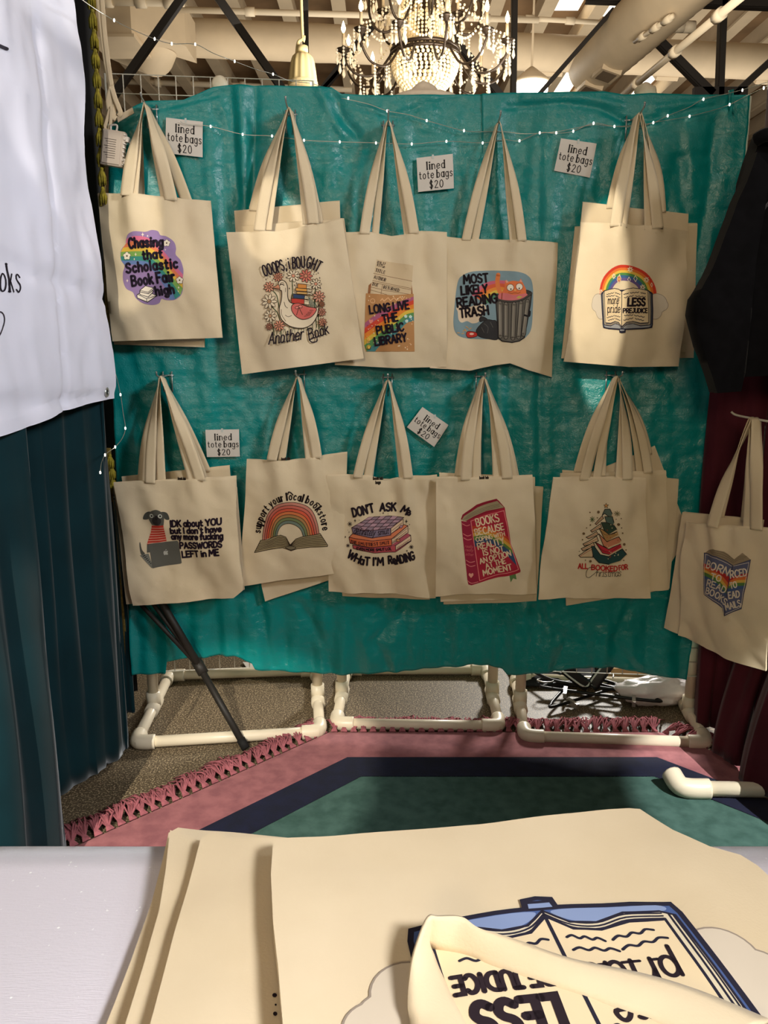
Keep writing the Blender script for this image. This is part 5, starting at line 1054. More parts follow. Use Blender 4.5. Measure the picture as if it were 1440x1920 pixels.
# ------------------------------------------------------------------ battery box, cords, label strip
grey = mat('grey_plastic', (188, 172, 156), .5)
c = V(213, 279, 2.40); R3 = Matrix.Rotation(math.radians(9), 3, 'Y')
t = thing('battery_box', c, 'grey plastic battery box hanging by a cord at the upper left of the sheet', 'battery box')
m = MB(); m.box(c, (.066, .022, .098), R3); o = m.build('case', grey, t, False); md = o.modifiers.new('b', 'BEVEL'); md.width = .004; md.segments = 3
m = MB(); m.box(c+R3 @ Vector((-.002, -.0125, .0)), (.052, .003, .088), R3); o = m.build('lid', grey, t, False); md = o.modifiers.new('b', 'BEVEL'); md.width = .002; md.segments = 2
m = MB()
for k in range(9): m.box(c+R3 @ Vector((-.006+(k % 3)*.002, -.0142, .022-k*.0062)), (.034-(k % 3)*.005, .0008, .0016), R3)
m.build('moulded_text', mat('dark_text', (96, 86, 78), .6), t, False)
for z in (.03, -.03): m = MB(); m.box(c+R3 @ Vector((.037, 0, z)), (.012, .016, .014), R3); m.build('clip', mat('pale_plastic', (206, 196, 184), .5), t, False)
m = MB()
for k in range(8): m.box(c+R3 @ Vector((.033, -.006, .04-k*.0115)), (.006, .014, .004), R3)
m.build('hinge', mat('pale_plastic', (206, 196, 184), .5), t, False)
m = MB(); m.tube(catmull([c+R3 @ Vector((-.012, 0, .048)), c+R3 @ Vector((-.012, 0, .062)), c+R3 @ Vector((.004, 0, .064)), c+R3 @ Vector((.004, 0, .048))], 5), .003, 8); m.build('loop', mat('pale_plastic', (206, 196, 184), .5), t)
tape_m = mat('cotton_tape', (224, 200, 164), .85)
t = thing('cotton_tie', V(208, 200, 2.42), 'bunch of cream cotton ties knotted at the top left corner', 'tie'); 
for pts, wd in (([(183, -20), (192, 60), (200, 120), (208, 160), (206, 200), (204, 232)], .016), ([(190, -20), (197, 70), (206, 140), (214, 190), (212, 222)], .013), ([(208, 160), (216, 185), (222, 200), (226, 212), (222, 218)], .014), ([(206, 205), (199, 230), (197, 238), (202, 247)], .009), ([(209, 200), (207, 232), (204, 244)], .009), ([(210, 165), (204, 190), (210, 215), (218, 222)], .018)):
    P = catmull([V(x, y, 2.40+.002*i) for i, (x, y) in enumerate(pts)], 5); m = MB(); strap(m, P, [Vector((1, .3, 0))]*len(P), [wd]*len(P), .0015); m.build('tie_strand', tape_m, t)
t = thing('label_strip', V(234, 212, 2.44), 'small cream plastic price strip at the top left edge of the sheet', 'label strip')
m = MB(); m.prism([V(219, 218, 2.43), V(248, 201, 2.43), V(251, 212, 2.43), V(221, 229, 2.43)], (0, .004, 0)); m.build('strip', mat('cream_strip', (222, 202, 170), .5), t, False)
# things resting on the sheet's top edge
t = tag(None or bpy.data.objects.new('x', None)) if False else None
m = MB(); c = V(412, 158, 2.563); m.lathe([(.001, -.012), (.018, -.012), (.024, -.006), (.024, .006), (.018, .012), (.001, .012)], c, 24, axis='y', cap0=False, cap1=False); o = m.build('pipe_cap', pvc); tag(o, 'small white round cap standing just above the left end of the teal sheet', 'cap')
cot = mat('white_cotton', (226, 206, 180), .85, noise_amt=.05, noise_scale=40)
c = V(797, 184, 2.57); m = MB(); m.lathe([(.001, -.022), (.075, -.018), (.104, -.006), (.108, 0), (.085, .012), (.045, .020), (.03, .034), (.012, .044), (.001, .046)], c, 26, cap0=False, cap1=False)
for i, v in enumerate(m.v): d = Vector(v)-c; m.v[i] = tuple(c+Vector((d.x, d.y*.5, d.z*(1+.25*noise.noise(d*30)))))
tag(m.build('cloth_bundle', cot), 'flattened white cloth bundle on the sheet top below the chandelier', 'cloth')
c = V(1211, 174, 2.55); m = MB(); m.ball(c, .034, 18, 12, .8)
for i, v in enumerate(m.v): d = Vector(v)-c; m.v[i] = tuple(c+d*(1+.35*noise.noise(d*45+Vector((3, 0, 0)))))
tag(m.build('cloth_knot', cot), 'crumpled white cloth knot on the sheet top towards the right', 'cloth')
m = MB(); rows = [[V(1366+a*1.0+b*.35, 168+b*44+(a-6)*(b-.3)*.9, 2.44-.01*math.sin(a*.5+b*3)) for a in range(0, 12, 2)] for b in (0, .25, .5, .75, 1)]
m.quadgrid(rows); o = m.build('plastic_bow', teal); o.modifiers.new('t', 'SOLIDIFY').thickness = .001; tag(o, 'twisted teal plastic tail knotted at the upper right corner', 'bow')

# ------------------------------------------------------------------ left side: velvet curtain, dark drape, tassel trim, banner
velvet = mat('teal_velvet', (8, 40, 46), .75, .15, noise_amt=.12, noise_scale=8, sheen=.22, bump=.1, bump_scale=300)
def drape(name, plan, ztop, zbot, m_, label, seed, nz_=60, sub=8, hem=None, flare=None):
    m = MB(); path = catmull([(x, y, 0) for x, y in plan], sub); rows = []
    for j in range(nz_+1):
        z = ztop+(zbot-ztop)*j/nz_; r = []
        for i, p in enumerate(path):
            w = .018*noise.noise((i*.21+seed, z*1.1, seed))+.012*noise.noise((i*.6+seed, z*1.7, seed+3)); fx = flare(i/(len(path)-1), z) if flare else 0; r.append((p.x+fx+w+.022*noise.noise((i*.35, z*.6, seed+4)), p.y+.03*noise.noise((i*.3, z*.8, seed+9)), z+(hem(i/(len(path)-1))*j/nz_ if hem else 0)))
        rows.append(r)
    m.quadgrid(rows); o = m.build(name, m_); o.modifiers.new('t', 'SOLIDIFY').thickness = .003; return tag(o, label, 'curtain')
drape('velvet_curtain', [(-1.02, 1.32), (-.86, 1.44), (-.80, 1.58), (-.812, 1.75), (-.93, 1.80), (-.985, 1.88), (-.93, 1.97), (-.865, 2.08), (-.826, 2.19), (-.833, 2.27), (-.885, 2.34), (-.95, 2.36), (-1.0, 2.40)], 2.75, .02, velvet, 'heavy dark teal velvet curtain hanging in deep folds at the left', 2.1, sub=8)
drape('velvet_curtain', [(-1.06, 2.40), (-.97, 2.42), (-.905, 2.45), (-.875, 2.50), (-.905, 2.55), (-1.0, 2.58), (-1.12, 2.62)], .78, .03, velvet, 'shaded edge of a second dark teal curtain behind the first, low at the left', 6.3)
gold = mat('gold_braid', (120, 100, 46), .7, noise_amt=.25, noise_scale=90); yel = mat('yellow_tassels', (150, 134, 40), .8, noise_amt=.3, noise_scale=90)
t = thing('tassel_trim', V(182, 180, 2.3), 'yellow tassel fringe on a gold braid hanging along the curtain edge', 'trim')
bx = [(166, -20), (172, 60), (178, 160), (184, 280), (189, 360)]
P = catmull([V(x+6, y, 2.42) for x, y in bx]+[V(200, 560, 2.44), V(208, 700, 2.46)], 5); m = MB(); strap(m, P, [Vector((1, .2, 0))]*len(P), [.012]*len(P), .004); m.build('braid', gold, t)
def tassel(p, seed, parent, ln=.048):
    rr = random.Random(seed); m = MB(); m.ball(p, .006, 8, 5)
    for k in range(9):
        a = 2*math.pi*k/9; e = p+Vector((.010*math.cos(a), .009*math.sin(a), -ln*rr.uniform(.8, 1.05))); m.tube([p, p.lerp(e, .5)+Vector((.004*math.cos(a), .004*math.sin(a), 0)), e], [.0035, .004, .002], 5)
    m.build('tassel', yel, parent)
k_ = 0
for i in range(11):
    y_ = -16+i*37; x_ = interp([b_[1] for b_ in bx], [b_[0] for b_ in bx], y_); tassel(V(x_+4, y_, 2.405), i, t)
t = thing('tassel_trim', V(207, 890, 2.44), 'short run of yellow tassels showing beside the lower left bag', 'trim'); m = MB(); P = [V(203, 840, 2.46), V(209, 960, 2.46), V(243, 1290, 2.49)]; strap(m, P, [Vector((1, 0, 0))]*3, [.016]*3, .004); m.build('braid', gold, t)
for i, q in enumerate(((206, 862), (209, 884), (211, 905))): tassel(V(q[0], q[1]-8, 2.43), 40+i, t, .04)
# dark drape and pole in the gap between curtain and sheet
m = MB(); rows = [[(x, 2.66+.02*math.sin(x*60), z) for x in [-1.30+.02*i for i in range(20)]] for z in (2.8, 1.4, .02)]
m.quadgrid(rows); o = m.build('black_drape', mat('black_drape', (14, 13, 13), .9)); o.modifiers.new('t', 'SOLIDIFY').thickness = .002; tag(o, 'black drape filling the narrow gap left of the teal sheet', 'curtain')
m = MB(); m.tube([(-.955, 2.56, .0), (-.955, 2.56, 2.75)], .012, 12); m.tube([(-.955, 2.56, 0), (-.955, 2.56, .02)], .05, 16); tag(m.build('drape_pole', black_steel), 'thin black upright pole in the gap left of the teal sheet', 'pole')
# banner
ban = mat('white_banner', (232, 231, 246), .6, .3)
def Xp(px, py, X):
    r = ray(px, py); k = X/r.x; return Vector((X, r.y*k, CAMH+r.z*k))
bO = Vector((-.775, 1.9, 1.4)); bcl = Cloth(bO, (0, 1, 0), (0, 0, 1), lambda u, v: .016*noise.noise((u*3.2, v*2.2, 1.))+.010*noise.noise((u*8+v*5, v*3-u*5, 4.))+.004*noise.noise((u*19, v*16, 6.))+.012*abs(noise.noise((u*4+v*2.2, v*1.2, 7.3)))-.009*math.exp(-((v-.02+.05*u)/.014)**2)-.009*math.exp(-((v+.26+.03*u)/.014)**2)-.009*math.exp(-((u-.0)/.014)**2)+.05*max(0, u-.22)*sstep(.1, .9, v), .02)
bu = [bcl.uv(*p) for p in ((-260, -120), (60, -120), (128, -20), (134, 8), (140, 60), (146, 95), (155, 180), (163, 290), (176, 380), (190, 490), (204, 610), (213, 700), (218, 747), (190, 752), (150, 763), (110, 776), (60, 797), (0, 818), (-150, 872), (-260, 912))]
t = thing('fabric_banner', bcl.at(*bcl.uv(120, 770)), 'creased white fabric banner with black lettering hanging over the curtain, upper left', 'banner')
bcl.panel(bu, 'cloth', ban, t, .0012, 0)
for nm_, dr in (('lettering', lambda a: a.text('oks', [(-4, 546), (36, 548)], 52, 4.6, (40, 34, 44), serif=True)), ('printed_curl', lambda a: a.stroke([(-14, 600), (-6, 585), (2, 590), (3, 603), (-4, 620), (-16, 640)], 2.4, (60, 52, 60), True)), ('printed_mark', lambda a: a.stroke([(-30, 78), (-10, 84), (5, 92)], 6, (60, 56, 66)))):
    a = Art(); dr(a); bcl.print_art(a, nm_, t, None, .0009)
g0 = bcl.at(*bcl.uv(202, 735), .002); m = MB()
for k in range(1): m.tube([g0+Vector((0, .011*math.cos(2*math.pi*i/20), .011*math.sin(2*math.pi*i/20))) for i in range(20)], .0036, 8, closed=True)
m.build('grommet', chrome, t); m = MB(); m.lathe([(.0001, -.001), (.0085, -.001), (.0085, .001), (.0001, .001)], g0, 16, axis='y')
m2 = MB(); m2.tube([g0+Vector((-.001, 0, 0)), g0+Vector((.0015, 0, 0))], .0085, 14); m2.build('grommet_hole', mat('dark_hole', (20, 24, 26), .8), t)

# ------------------------------------------------------------------ right side: maroon curtain and black sweatshirt
maroon = mat('maroon_velvet', (78, 26, 36), .75, .15, noise_amt=.12, noise_scale=8, sheen=.25, bump=.1, bump_scale=300)
drape('velvet_curtain', [(1.22, 2.62), (1.18, 2.55), (1.145, 2.46), (1.135, 2.40), (1.17, 2.37), (1.195, 2.345), (1.19, 2.33), (1.22, 2.29), (1.18, 2.25), (1.165, 2.19), (1.21, 2.15), (1.24, 2.11), (1.20, 2.07), (1.185, 2.0), (1.23, 1.95), (1.26, 1.88), (1.2, 1.8)], 2.07, .03, maroon, 'maroon velvet curtain hanging in folds at the right edge', 3.3, sub=5, flare=lambda q, z: -.15*sstep(.9, 0, z)*sstep(.2, .6, q)-.112*sstep(1.7, 1.15, z)*(1-.3*sstep(.6, .3, z))*sstep(.42, .22, q))
blk = mat('black_fleece', (13, 12, 14), .9, .12, sheen=.08, noise_amt=.2, noise_scale=40)
HY = 2.02
t = thing('sweatshirt', V(1420, 700, HY), 'black long-sleeved sweatshirt hanging at the right edge above the far right tote', 'sweatshirt')
def garment(px, Y, name, bulge, sd, th):
    O = V(px[0][0], px[0][1], Y); cl = Cloth(O, (1, 0, 0), (0, 0, 1), None, .02); ou = [cl.uv(*p) for p in px]; cu = sum(p[0] for p in ou)/len(ou); us = [p[0] for p in ou]; hw = (max(us)-min(us))/2
    cl.hf = lambda u, v: bulge*math.sqrt(max(0, 1-min(1, abs(u-cu)/hw*.95)**2))+.016*noise.noise((u*9+sd, v*3.5, sd))+.008*noise.noise((u*18+v*9, v*8, sd+2))
    return cl.panel(ou, name, blk, t, th, 0), cl
o, gcl = garment([(1424, 247), (1446, 238), (1520, 240), (1560, 300), (1570, 706), (1500, 712), (1440, 703), (1386, 706), (1378, 600), (1384, 480), (1386, 400), (1394, 340), (1404, 300)], HY+.03, 'torso', .03, 1.7, .06)
o, _ = garment([(1407, 292), (1390, 345), (1376, 380), (1353, 440), (1325, 515), (1301, 560), (1298, 590), (1308, 650), (1326, 705), (1335, 736), (1383, 733), (1390, 700), (1396, 610), (1408, 500), (1424, 400), (1434, 320)], HY, 'sleeve', .035, 4.1, .05)
m = MB(); m.tube(catmull([V(1418, 262, HY+.0), V(1440, 252, HY-.02), V(1475, 258, HY-.02)], 6), .016, 10); m.build('collar', blk, t)
a = Art(); a.stroke([(1416, 405), (1424, 392), (1430, 388), (1442, 370)], 3, (70, 68, 70)).stroke([(1418, 398), (1430, 380)], 2, (84, 82, 84)).stroke([(1432, 392), (1440, 384)], 2, (84, 82, 84)); gcl.print_art(a, 'chest_print', t, None, .012)

# ------------------------------------------------------------------ folded black stand leaning at the lower left
t = thing('folded_stand', F(455, 1398), 'folded black metal stand leaning behind the dog bag with its foot on the floor', 'stand')
ft = F(457, 1396, .02); jt = V(376, 1253, 2.405); tp = V(302, 1128, 2.44); 
up = (tp-jt).normalized(); m = MB(); m.tube([ft, jt+(jt-ft).normalized()*.02], .0115, 12); m.build('lower_tube', black_steel, t)
m = MB(); m.tube([jt, jt+up*.36], .0125, 12); m.build('upper_tube', black_steel, t)
for i, (q, nm) in enumerate(((V(262, 1131, 2.44), 'brace'), (V(284, 1128, 2.445), 'brace'))):
    d = (q-jt).normalized(); m = MB(); m.tube([jt+d*.01, jt+d*.36], .0075, 10); m.build(nm, black_steel, t)
m = MB(); d = (jt-ft).normalized(); m.tube([jt-d*.02, jt+d*.03], .018, 12); m.build('joint', black_steel, t)
m = MB(); m.tube([ft-(jt-ft).normalized()*.015, ft+(jt-ft).normalized()*.02], .014, 12); m.build('rubber_foot', mat('rubber', (20, 19, 18), .8), t)

# ------------------------------------------------------------------ clutter on the floor behind the right stand
hbk = mat('black_plastic', (22, 21, 22), .4)
def hanger(label, c, yaw, roll):
    t = thing('clothes_hanger', c, label, 'hanger', 'black clothes hangers on the floor'); R3 = Matrix.Rotation(yaw, 3, 'Z') @ Matrix.Rotation(roll, 3, 'X')
    f = lambda x, y, z=0: Vector(c)+R3 @ Vector((x, y, z))
    m = MB(); m.tube(catmull([f(-.2, -.06), f(-.1, -.01), f(0, .03), f(.1, -.01), f(.2, -.06), f(.19, -.075), f(0, -.078), f(-.19, -.075)], 4, True), .006, 8, closed=True); m.build('shoulder_bar', hbk, t)
    m = MB(); m.tube(catmull([f(0, .03), f(0, .06), f(.02, .085), f(.045, .08), f(.045, .055)], 6), .0025, 8); m.build('hook', chrome, t)
    for s_ in (-1, 1): m = MB(); m.box(f(s_*.12, -.09), (.012, .05, .02), R3); m.build('clip', chrome, t, False)
hanger('black clothes hanger lying nearest on the floor behind the right pipe foot', F(1085, 1284, .03), .55, .1)
hanger('black clothes hanger tangled under the stripy strap on the floor', F(1125, 1282, .045), -.3, .12)
hanger('black clothes hanger at the left of the heap under the teal sheet', F(1045, 1273, .05), 2.5, .15)
hanger('black clothes hanger with its pale hook turned up beside the white bag', F(1172, 1283, .03), 3.4, .1)
m = MB(); rows = []
for j in range(10):
    rows.append([(.50+.045*i, 2.735+.04*j, .012+.05*math.sin(math.pi*i/9)*math.sin(math.pi*j/9)+.03*noise.noise((i*.7, j*.8, 2))) for i in range(10)])
m.quadgrid(rows); o = m.build('black_cloth_heap', mat('black_cloth', (20, 20, 22), .85)); o.modifiers.new('t', 'SOLIDIFY').thickness = .004; tag(o, 'crumpled black cloth heap on the floor under the right of the sheet', 'cloth')
t = thing('striped_strap', (.78, 2.72, .05), 'black strap with white edges folded into a V on the floor behind the right stand', 'strap')
SP = [V(1060, 1254, 2.66), V(1082, 1272, 2.65), V(1107, 1287, 2.64), V(1122, 1270, 2.645), V(1146, 1238, 2.66)]
for off, wdt, mm, nm in ((0, .045, hbk, 'webbing'), (-.019, .006, mat('white_edge', (225, 222, 215), .7), 'edge_stripe'), (.019, .006, mat('white_edge', (225, 222, 215), .7), 'edge_stripe')):
    P = catmull([p+Vector((off, -.002 if off else 0, 0)) for p in SP], 5); m = MB(); strap(m, P, [Vector((1, -.15, .1))]*len(P), [wdt]*len(P), .002 if off else .003); m.build(nm, mm, t)
m = MB(); q = [F(1148, 1272, .05), F(1226, 1258, .05)]; m.box((.95, 2.92, .03), (.22, .26, .06)); tag(m.build('cardboard_box', mat('cardboard', (196, 156, 108), .8, noise_amt=.05), smooth=False), 'tan cardboard box lying behind the white plastic bag', 'box')
c = F(1232, 1296, .045); m = MB(); m.ball((0, 0, 0), 1, 40, 26)
for i, v in enumerate(m.v):
    d = Vector(v); k = 1+.30*noise.noise(d*1.6+Vector((4, 1, 2)))+.16*noise.noise(d*4.2)+.07*noise.noise(d*11); m.v[i] = tuple(c+Vector((d.x*.135*k, d.y*.055*k, max(-.043, d.z*.06*k))))
plas = mat('white_plastic_bag', (232, 224, 224), .35, .5, bump=.4, bump_scale=30); tag(m.build('plastic_bag', plas), 'crumpled white plastic bag on the floor under the right end of the sheet', 'plastic bag')
m = MB(); rows = [[V(1287+6*math.sin(j*.9+i)+i*5, 1205+j*13, 2.80+.01*math.sin(i*2+j)) for i in range(5)] for j in range(9)]; m.quadgrid(rows); o = m.build('printed_plastic_bag', mat('pink_printed_plastic', (238, 226, 226), .4, rgb2=(206, 120, 126), noise_scale=26)); o.modifiers.new('t', 'SOLIDIFY').thickness = .002; tag(o, 'sliver of a white and pink printed bag hanging beyond the right end of the sheet', 'plastic bag')
m = MB(); m.prism([F(455, 1243, .004), F(478, 1243, .004), F(474, 1262, .004), F(466, 1258, .004)], (0, 0, .004)); tag(m.build('paper_scrap', paper, smooth=False), 'small torn cream paper scrap on the floor under the left sheet', 'paper scrap')
m = MB(); P = [F(212, 1413, .006), F(216, 1408, .012), F(219, 1403, .004)]; m.tube(P, .004, 6); tag(m.build('tassel_thread', yel), 'loose yellow thread on the concrete beside the velvet curtain', 'thread')

# ------------------------------------------------------------------ hanging speaker
c = V(568, 162, 4.4); sc = (V(595, 160, 4.4)-V(540, 160, 4.4)).length/2
cream = mat('cream_plastic', (232, 208, 150), .45)
t = thing('pendant_speaker', c, 'cream bell-shaped pendant speaker hanging on a cable left of the chandelier', 'speaker')
m = MB(); rings = []; prof = [(1.0, 0), (1.0, .12), (.95, .3), (.88, .9), (.80, 1.45), (.70, 1.78), (.52, 1.98), (.25, 2.06), (.02, 2.08)]
for r_, h in prof: rings.append([c+Vector((sc*r_*(1+(.035*math.cos(12*2*math.pi*k/72) if .1 < h < 1.8 else 0))*math.cos(2*math.pi*k/72), sc*r_*(1+(.035*math.cos(12*2*math.pi*k/72) if .1 < h < 1.8 else 0))*math.sin(2*math.pi*k/72), sc*h)) for k in range(72)])
m.quadgrid(rings, closed_v=True); m.build('bell_housing', cream, t)
m = MB(); m.lathe([(.001, -.004), (sc*.97, -.004), (sc*1.01, .0), (sc*1.01, .02)], c, 40, cap1=False); m.build('grille', mat('cream_grille', (214, 190, 140), .6, noise_amt=.3, noise_scale=300), t)
m = MB(); tpz = c+Vector((0, 0, sc*2.08)); m.tube([tpz, tpz+Vector((0, 0, .03))], .03, 12); m.tube(catmull([tpz+Vector((-.03, 0, -.01)), tpz+Vector((-.02, 0, .05)), tpz+Vector((.01, 0, .08)), tpz+Vector((.0, 0, .2)), tpz+Vector((-.01, .0, 1.6))], 6), .008, 8); m.build('cable', cream, t)

# ------------------------------------------------------------------ crystal chandelier
CY = 5.2; rimP = V(797, 107, CY); CX, CZ = rimP.x, rimP.z
iron = mat('bronze_iron', (58, 46, 34), .4, .5, .6)
crys = mat('crystal', (250, 240, 220), .05, .8, emit=(255, 220, 160), emit_s=.10, trans=.55, ior=1.5)  # faint emission put into the crystal in place of caught bulb light
bead = mat('self_lit_beads', (255, 236, 196), .1, .8, emit=(255, 214, 140), emit_s=.12)  # beads are no lamps: bulb light is put in as emission
flame = mat('candle_bulb_glow', (255, 244, 210), emit=(255, 222, 160), emit_s=18)
candle = mat('candle_sleeve', (206, 184, 150), .6)
ch = thing('chandelier', (CX, CY, CZ), 'large tiered crystal chandelier with lit candle bulbs and a beaded bowl, top centre', 'chandelier')
W3 = lambda r, a, z: Vector((CX+r*math.cos(a), CY+r*math.sin(a), CZ+z))
m = MB(); m.lathe([(.03, -.02), (.05, .05), (.03, .12), (.06, .2), (.03, .3), (.045, .42), (.025, .6), (.02, 1.1), (.012, 2.9)], (CX, CY, CZ), 16); m.build('central_column', iron, ch)
m = MB(); 
for r_, z in ((.212, 0), (.205, .03)): m.tube([W3(r_, 2*math.pi*i/48, z) for i in range(48)], .012, 8, closed=True)
for k in range(8): a_ = 2*math.pi*k/8; m.tube([W3(.04, a_, .02), W3(.208, a_, .015)], .007, 6)
m.lathe([(.001, -.235), (.05, -.232), (.055, -.215), (.048, -.205), (.001, -.20)], (CX, CY, CZ), 20, cap0=False, cap1=False); m.build('bowl_rim', iron, ch)
m = MB(); nb = 44
for j in range(14):
    q = j/13; r_ = .205*math.cos(q*1.33)+.0; z = -.012-.205*math.sin(q*1.35)
    n_ = max(12, int(nb*r_/.205))
    for i in range(n_): m.ball(W3(r_, 2*math.pi*(i+.5*(j % 2))/n_, z), .0115, 6, 4)
o = m.build('bead_bowl', bead, ch); o['kind'] = 'stuff'
m = MB()
for q in range(3):
    r_ = (.14, .10, .16)[q]; z0 = (.34, .22, .62)[q]
    for i in range(28):
        a_ = 2*math.pi*i/28
        for k in range(9): m.ball(W3(r_+.002*k, a_, z0-k*.022), .009, 5, 4)
o = m.build('bead_curtain', bead, ch); o['kind'] = 'stuff'
def drop(p, n, big=True):
    m = MB(); z = 0
    for k in range(n): m.ball(p+Vector((0, 0, -z)), .008, 6, 4); z += .018
    if big: m.lathe([(.001, -.055), (.011, -.038), (.006, -.01), (.001, 0)], p+Vector((0, 0, -z+.008)), 6, cap0=False, cap1=False)
    return m
def arm(ang, R_, zb, zc, drops, k0):
    m = MB(); P = [W3(.06, ang, zb+.10), W3(R_*.35, ang, zb+.06), W3(R_*.6, ang, zb-.09), W3(R_*.85, ang, zb-.10), W3(R_*1.0, ang, zb-.02), W3(R_, ang, zc-.12)]
    m.tube(catmull(P, 6), .0075, 8); A_ = m.build('arm', iron, ch)
    m = MB(); m.lathe([(.006, -.035), (.012, -.02), (.040, -.004), (.044, .004), (.012, .004), (.012, .02)], W3(R_, ang, zc-.115), 14); m.build('drip_pan', iron, A_)
    m = MB(); m.tube([W3(R_, ang, zc-.105), W3(R_, ang, zc-.025)], .0095, 10); m.build('candle_tube', candle, A_)
    m = MB(); m.lathe([(.004, -.022), (.0125, -.006), (.0135, .006), (.008, .024), (.003, .038), (.0005, .044)], W3(R_, ang, zc), 10, cap0=False, cap1=False); m.build('candle_bulb', flame, A_)
    DD = [drop(W3(R_, ang, zc-.118)+Vector((.041*math.cos(2*math.pi*i/5+k0), .041*math.sin(2*math.pi*i/5+k0), 0)), 2+i % 3) for i in range(5)]
    DD += [drop(W3(R_*f_, ang, zb-(.04 if f_ < .5 else .10)), 3+int(f_*7) % 3) for f_ in (.45, .62, .8)]
    for d in DD:
        if R_ > .4: d.build('crystal_drop', crys, A_)
        else:
            b_ = len(UP.v); UP.v += d.v; UP.f += [tuple(b_+x for x in f) for f in d.f]; UP.mi += d.mi
UP = MB()
tipz = V(643, 55, CY).z-CZ
for k in range(12): arm(2*math.pi*(k+.35)/12, .505, -.02, tipz-.02+(.012 if k % 2 else -.012), 6, k)
for k in range(8): arm(2*math.pi*(k+.1)/8, .34, .24, tipz+.30, 6, k*.7)
o = UP.build('crystal_drops', crys, ch); o['kind'] = 'stuff'
# bead swags between neighbouring arms
m = MB()
for k in range(12):
    a0, a1 = 2*math.pi*(k+.35)/12, 2*math.pi*(k+1.35)/12
    for i in range(15):
        q = i/14; p = W3(.46, a0, .06).lerp(W3(.46, a1, .06), q)+Vector((0, 0, -.10*4*q*(1-q))); m.ball(p, .008, 5, 4)
    for i in range(18):
        q = i/17; m.ball(W3(.07, a0, .52).lerp(W3(.49, a0, .07), q)+Vector((0, 0, -.08*4*q*(1-q))), .008, 5, 4)
o = m.build('bead_swags', crys, ch); o['kind'] = 'stuff'
def bulb_light(loc, e, col, r):
    d = bpy.data.lights.new('chandelier_glow', 'POINT'); d.energy = e; d.color = col; d.shadow_soft_size = r; o = bpy.data.objects.new('chandelier_glow', d); C.objects.link(o); o.location = loc
bulb_light((CX, CY, CZ+.20), 5, (1, .80, .52), .28)
bulb_light((CX, CY, CZ+1.1), 22, (1, .82, .56), .3)

# ------------------------------------------------------------------ table in front with its cloth and the pile of totes on it
TZ = .758
t = thing('folding_table', (0, .15, 0), 'folding table under the shimmering white cloth in the foreground', 'table')
grp = mat('grey_table', (150, 148, 146), .6)
m = MB(); m.box((-.05, .24, TZ-.026), (2.2, .86, .04)); m.build('tabletop', grp, t, False)
for x in (-1.0, .9):
    for y in (-.1, .58): m = MB(); m.tube([(x, y, .015), (x, y, TZ-.046)], .014, 10); m.build('leg', black_steel, t)
shim = bpy.data.materials.new('shimmer_cloth'); shim.use_nodes = True; nt = shim.node_tree; b = nt.nodes['Principled BSDF']
b.inputs['Base Color'].default_value = (*lin((220, 213, 222)), 1); b.inputs['Roughness'].default_value = .5; b.inputs['Metallic'].default_value = 0; b.inputs['Sheen Weight'].default_value = .3
tc = nt.nodes.new('ShaderNodeTexCoord'); vo = nt.nodes.new('ShaderNodeTexVoronoi'); vo.inputs['Scale'].default_value = 520; nt.links.new(tc.outputs['Object'], vo.inputs['Vector'])
rp = nt.nodes.new('ShaderNodeValToRGB'); rp.color_ramp.elements[0].position = .93; rp.color_ramp.elements[1].position = .96; nt.links.new(vo.outputs['Color'], rp.inputs['Fac'])
mr = nt.nodes.new('ShaderNodeMath'); mr.operation = 'MULTIPLY_ADD'; nt.links.new(rp.outputs['Color'], mr.inputs[0]); mr.inputs[1].default_value = -.33; mr.inputs[2].default_value = .5; nt.links.new(mr.outputs[0], b.inputs['Roughness'])
mxc = nt.nodes.new('ShaderNodeMix'); mxc.data_type = 'RGBA'; mxc.inputs['A'].default_value = (*lin((212, 206, 215)), 1); mxc.inputs['B'].default_value = (1, 1, 1, 1); nt.links.new(rp.outputs['Color'], mxc.inputs['Factor']); nt.links.new(mxc.outputs['Result'], b.inputs['Base Color'])  # sparkle painted in: glints are white specks in the base colour
wv = nt.nodes.new('ShaderNodeTexNoise'); wv.inputs['Scale'].default_value = 90; mpp = nt.nodes.new('ShaderNodeMapping'); mpp.inputs['Scale'].default_value = (1, 12, 1); nt.links.new(tc.outputs['Object'], mpp.inputs['Vector']); nt.links.new(mpp.outputs['Vector'], wv.inputs['Vector'])
nm = nt.nodes.new('ShaderNodeMath'); nm.operation = 'MULTIPLY_ADD'; nt.links.new(vo.outputs['Color'], nm.inputs[0]); nm.inputs[1].default_value = .6; nt.links.new(wv.outputs['Fac'], nm.inputs[2])
bp = nt.nodes.new('ShaderNodeBump'); bp.inputs['Strength'].default_value = .5; bp.inputs['Distance'].default_value = .0006; nt.links.new(nm.outputs[0], bp.inputs['Height']); nt.links.new(bp.outputs['Normal'], b.inputs['Normal'])
m = MB(); rows = []
for j in range(30):
    y = -.2+.9*j/25; r = []
    for i in range(60):
        x = -1.2+2.3*i/59
        if j <= 25: z = TZ+.0012*noise.noise((x*6, y*6, 0)); yy = y
        else: d = j-25; yy = .70+.004*min(d, 1)+.02*math.sin(x*18)*(d/4); z = TZ-.006-.15*(d-.6)
        r.append((x, yy, z))
    rows.append(r)
m.quadgrid(rows); o = m.build('tablecloth', shim); o.modifiers.new('t', 'SOLIDIFY').thickness = .0015; tag(o, 'shimmering silvery white tablecloth over the foreground table', 'tablecloth')
PILE = 'tote bags piled on the foreground table'
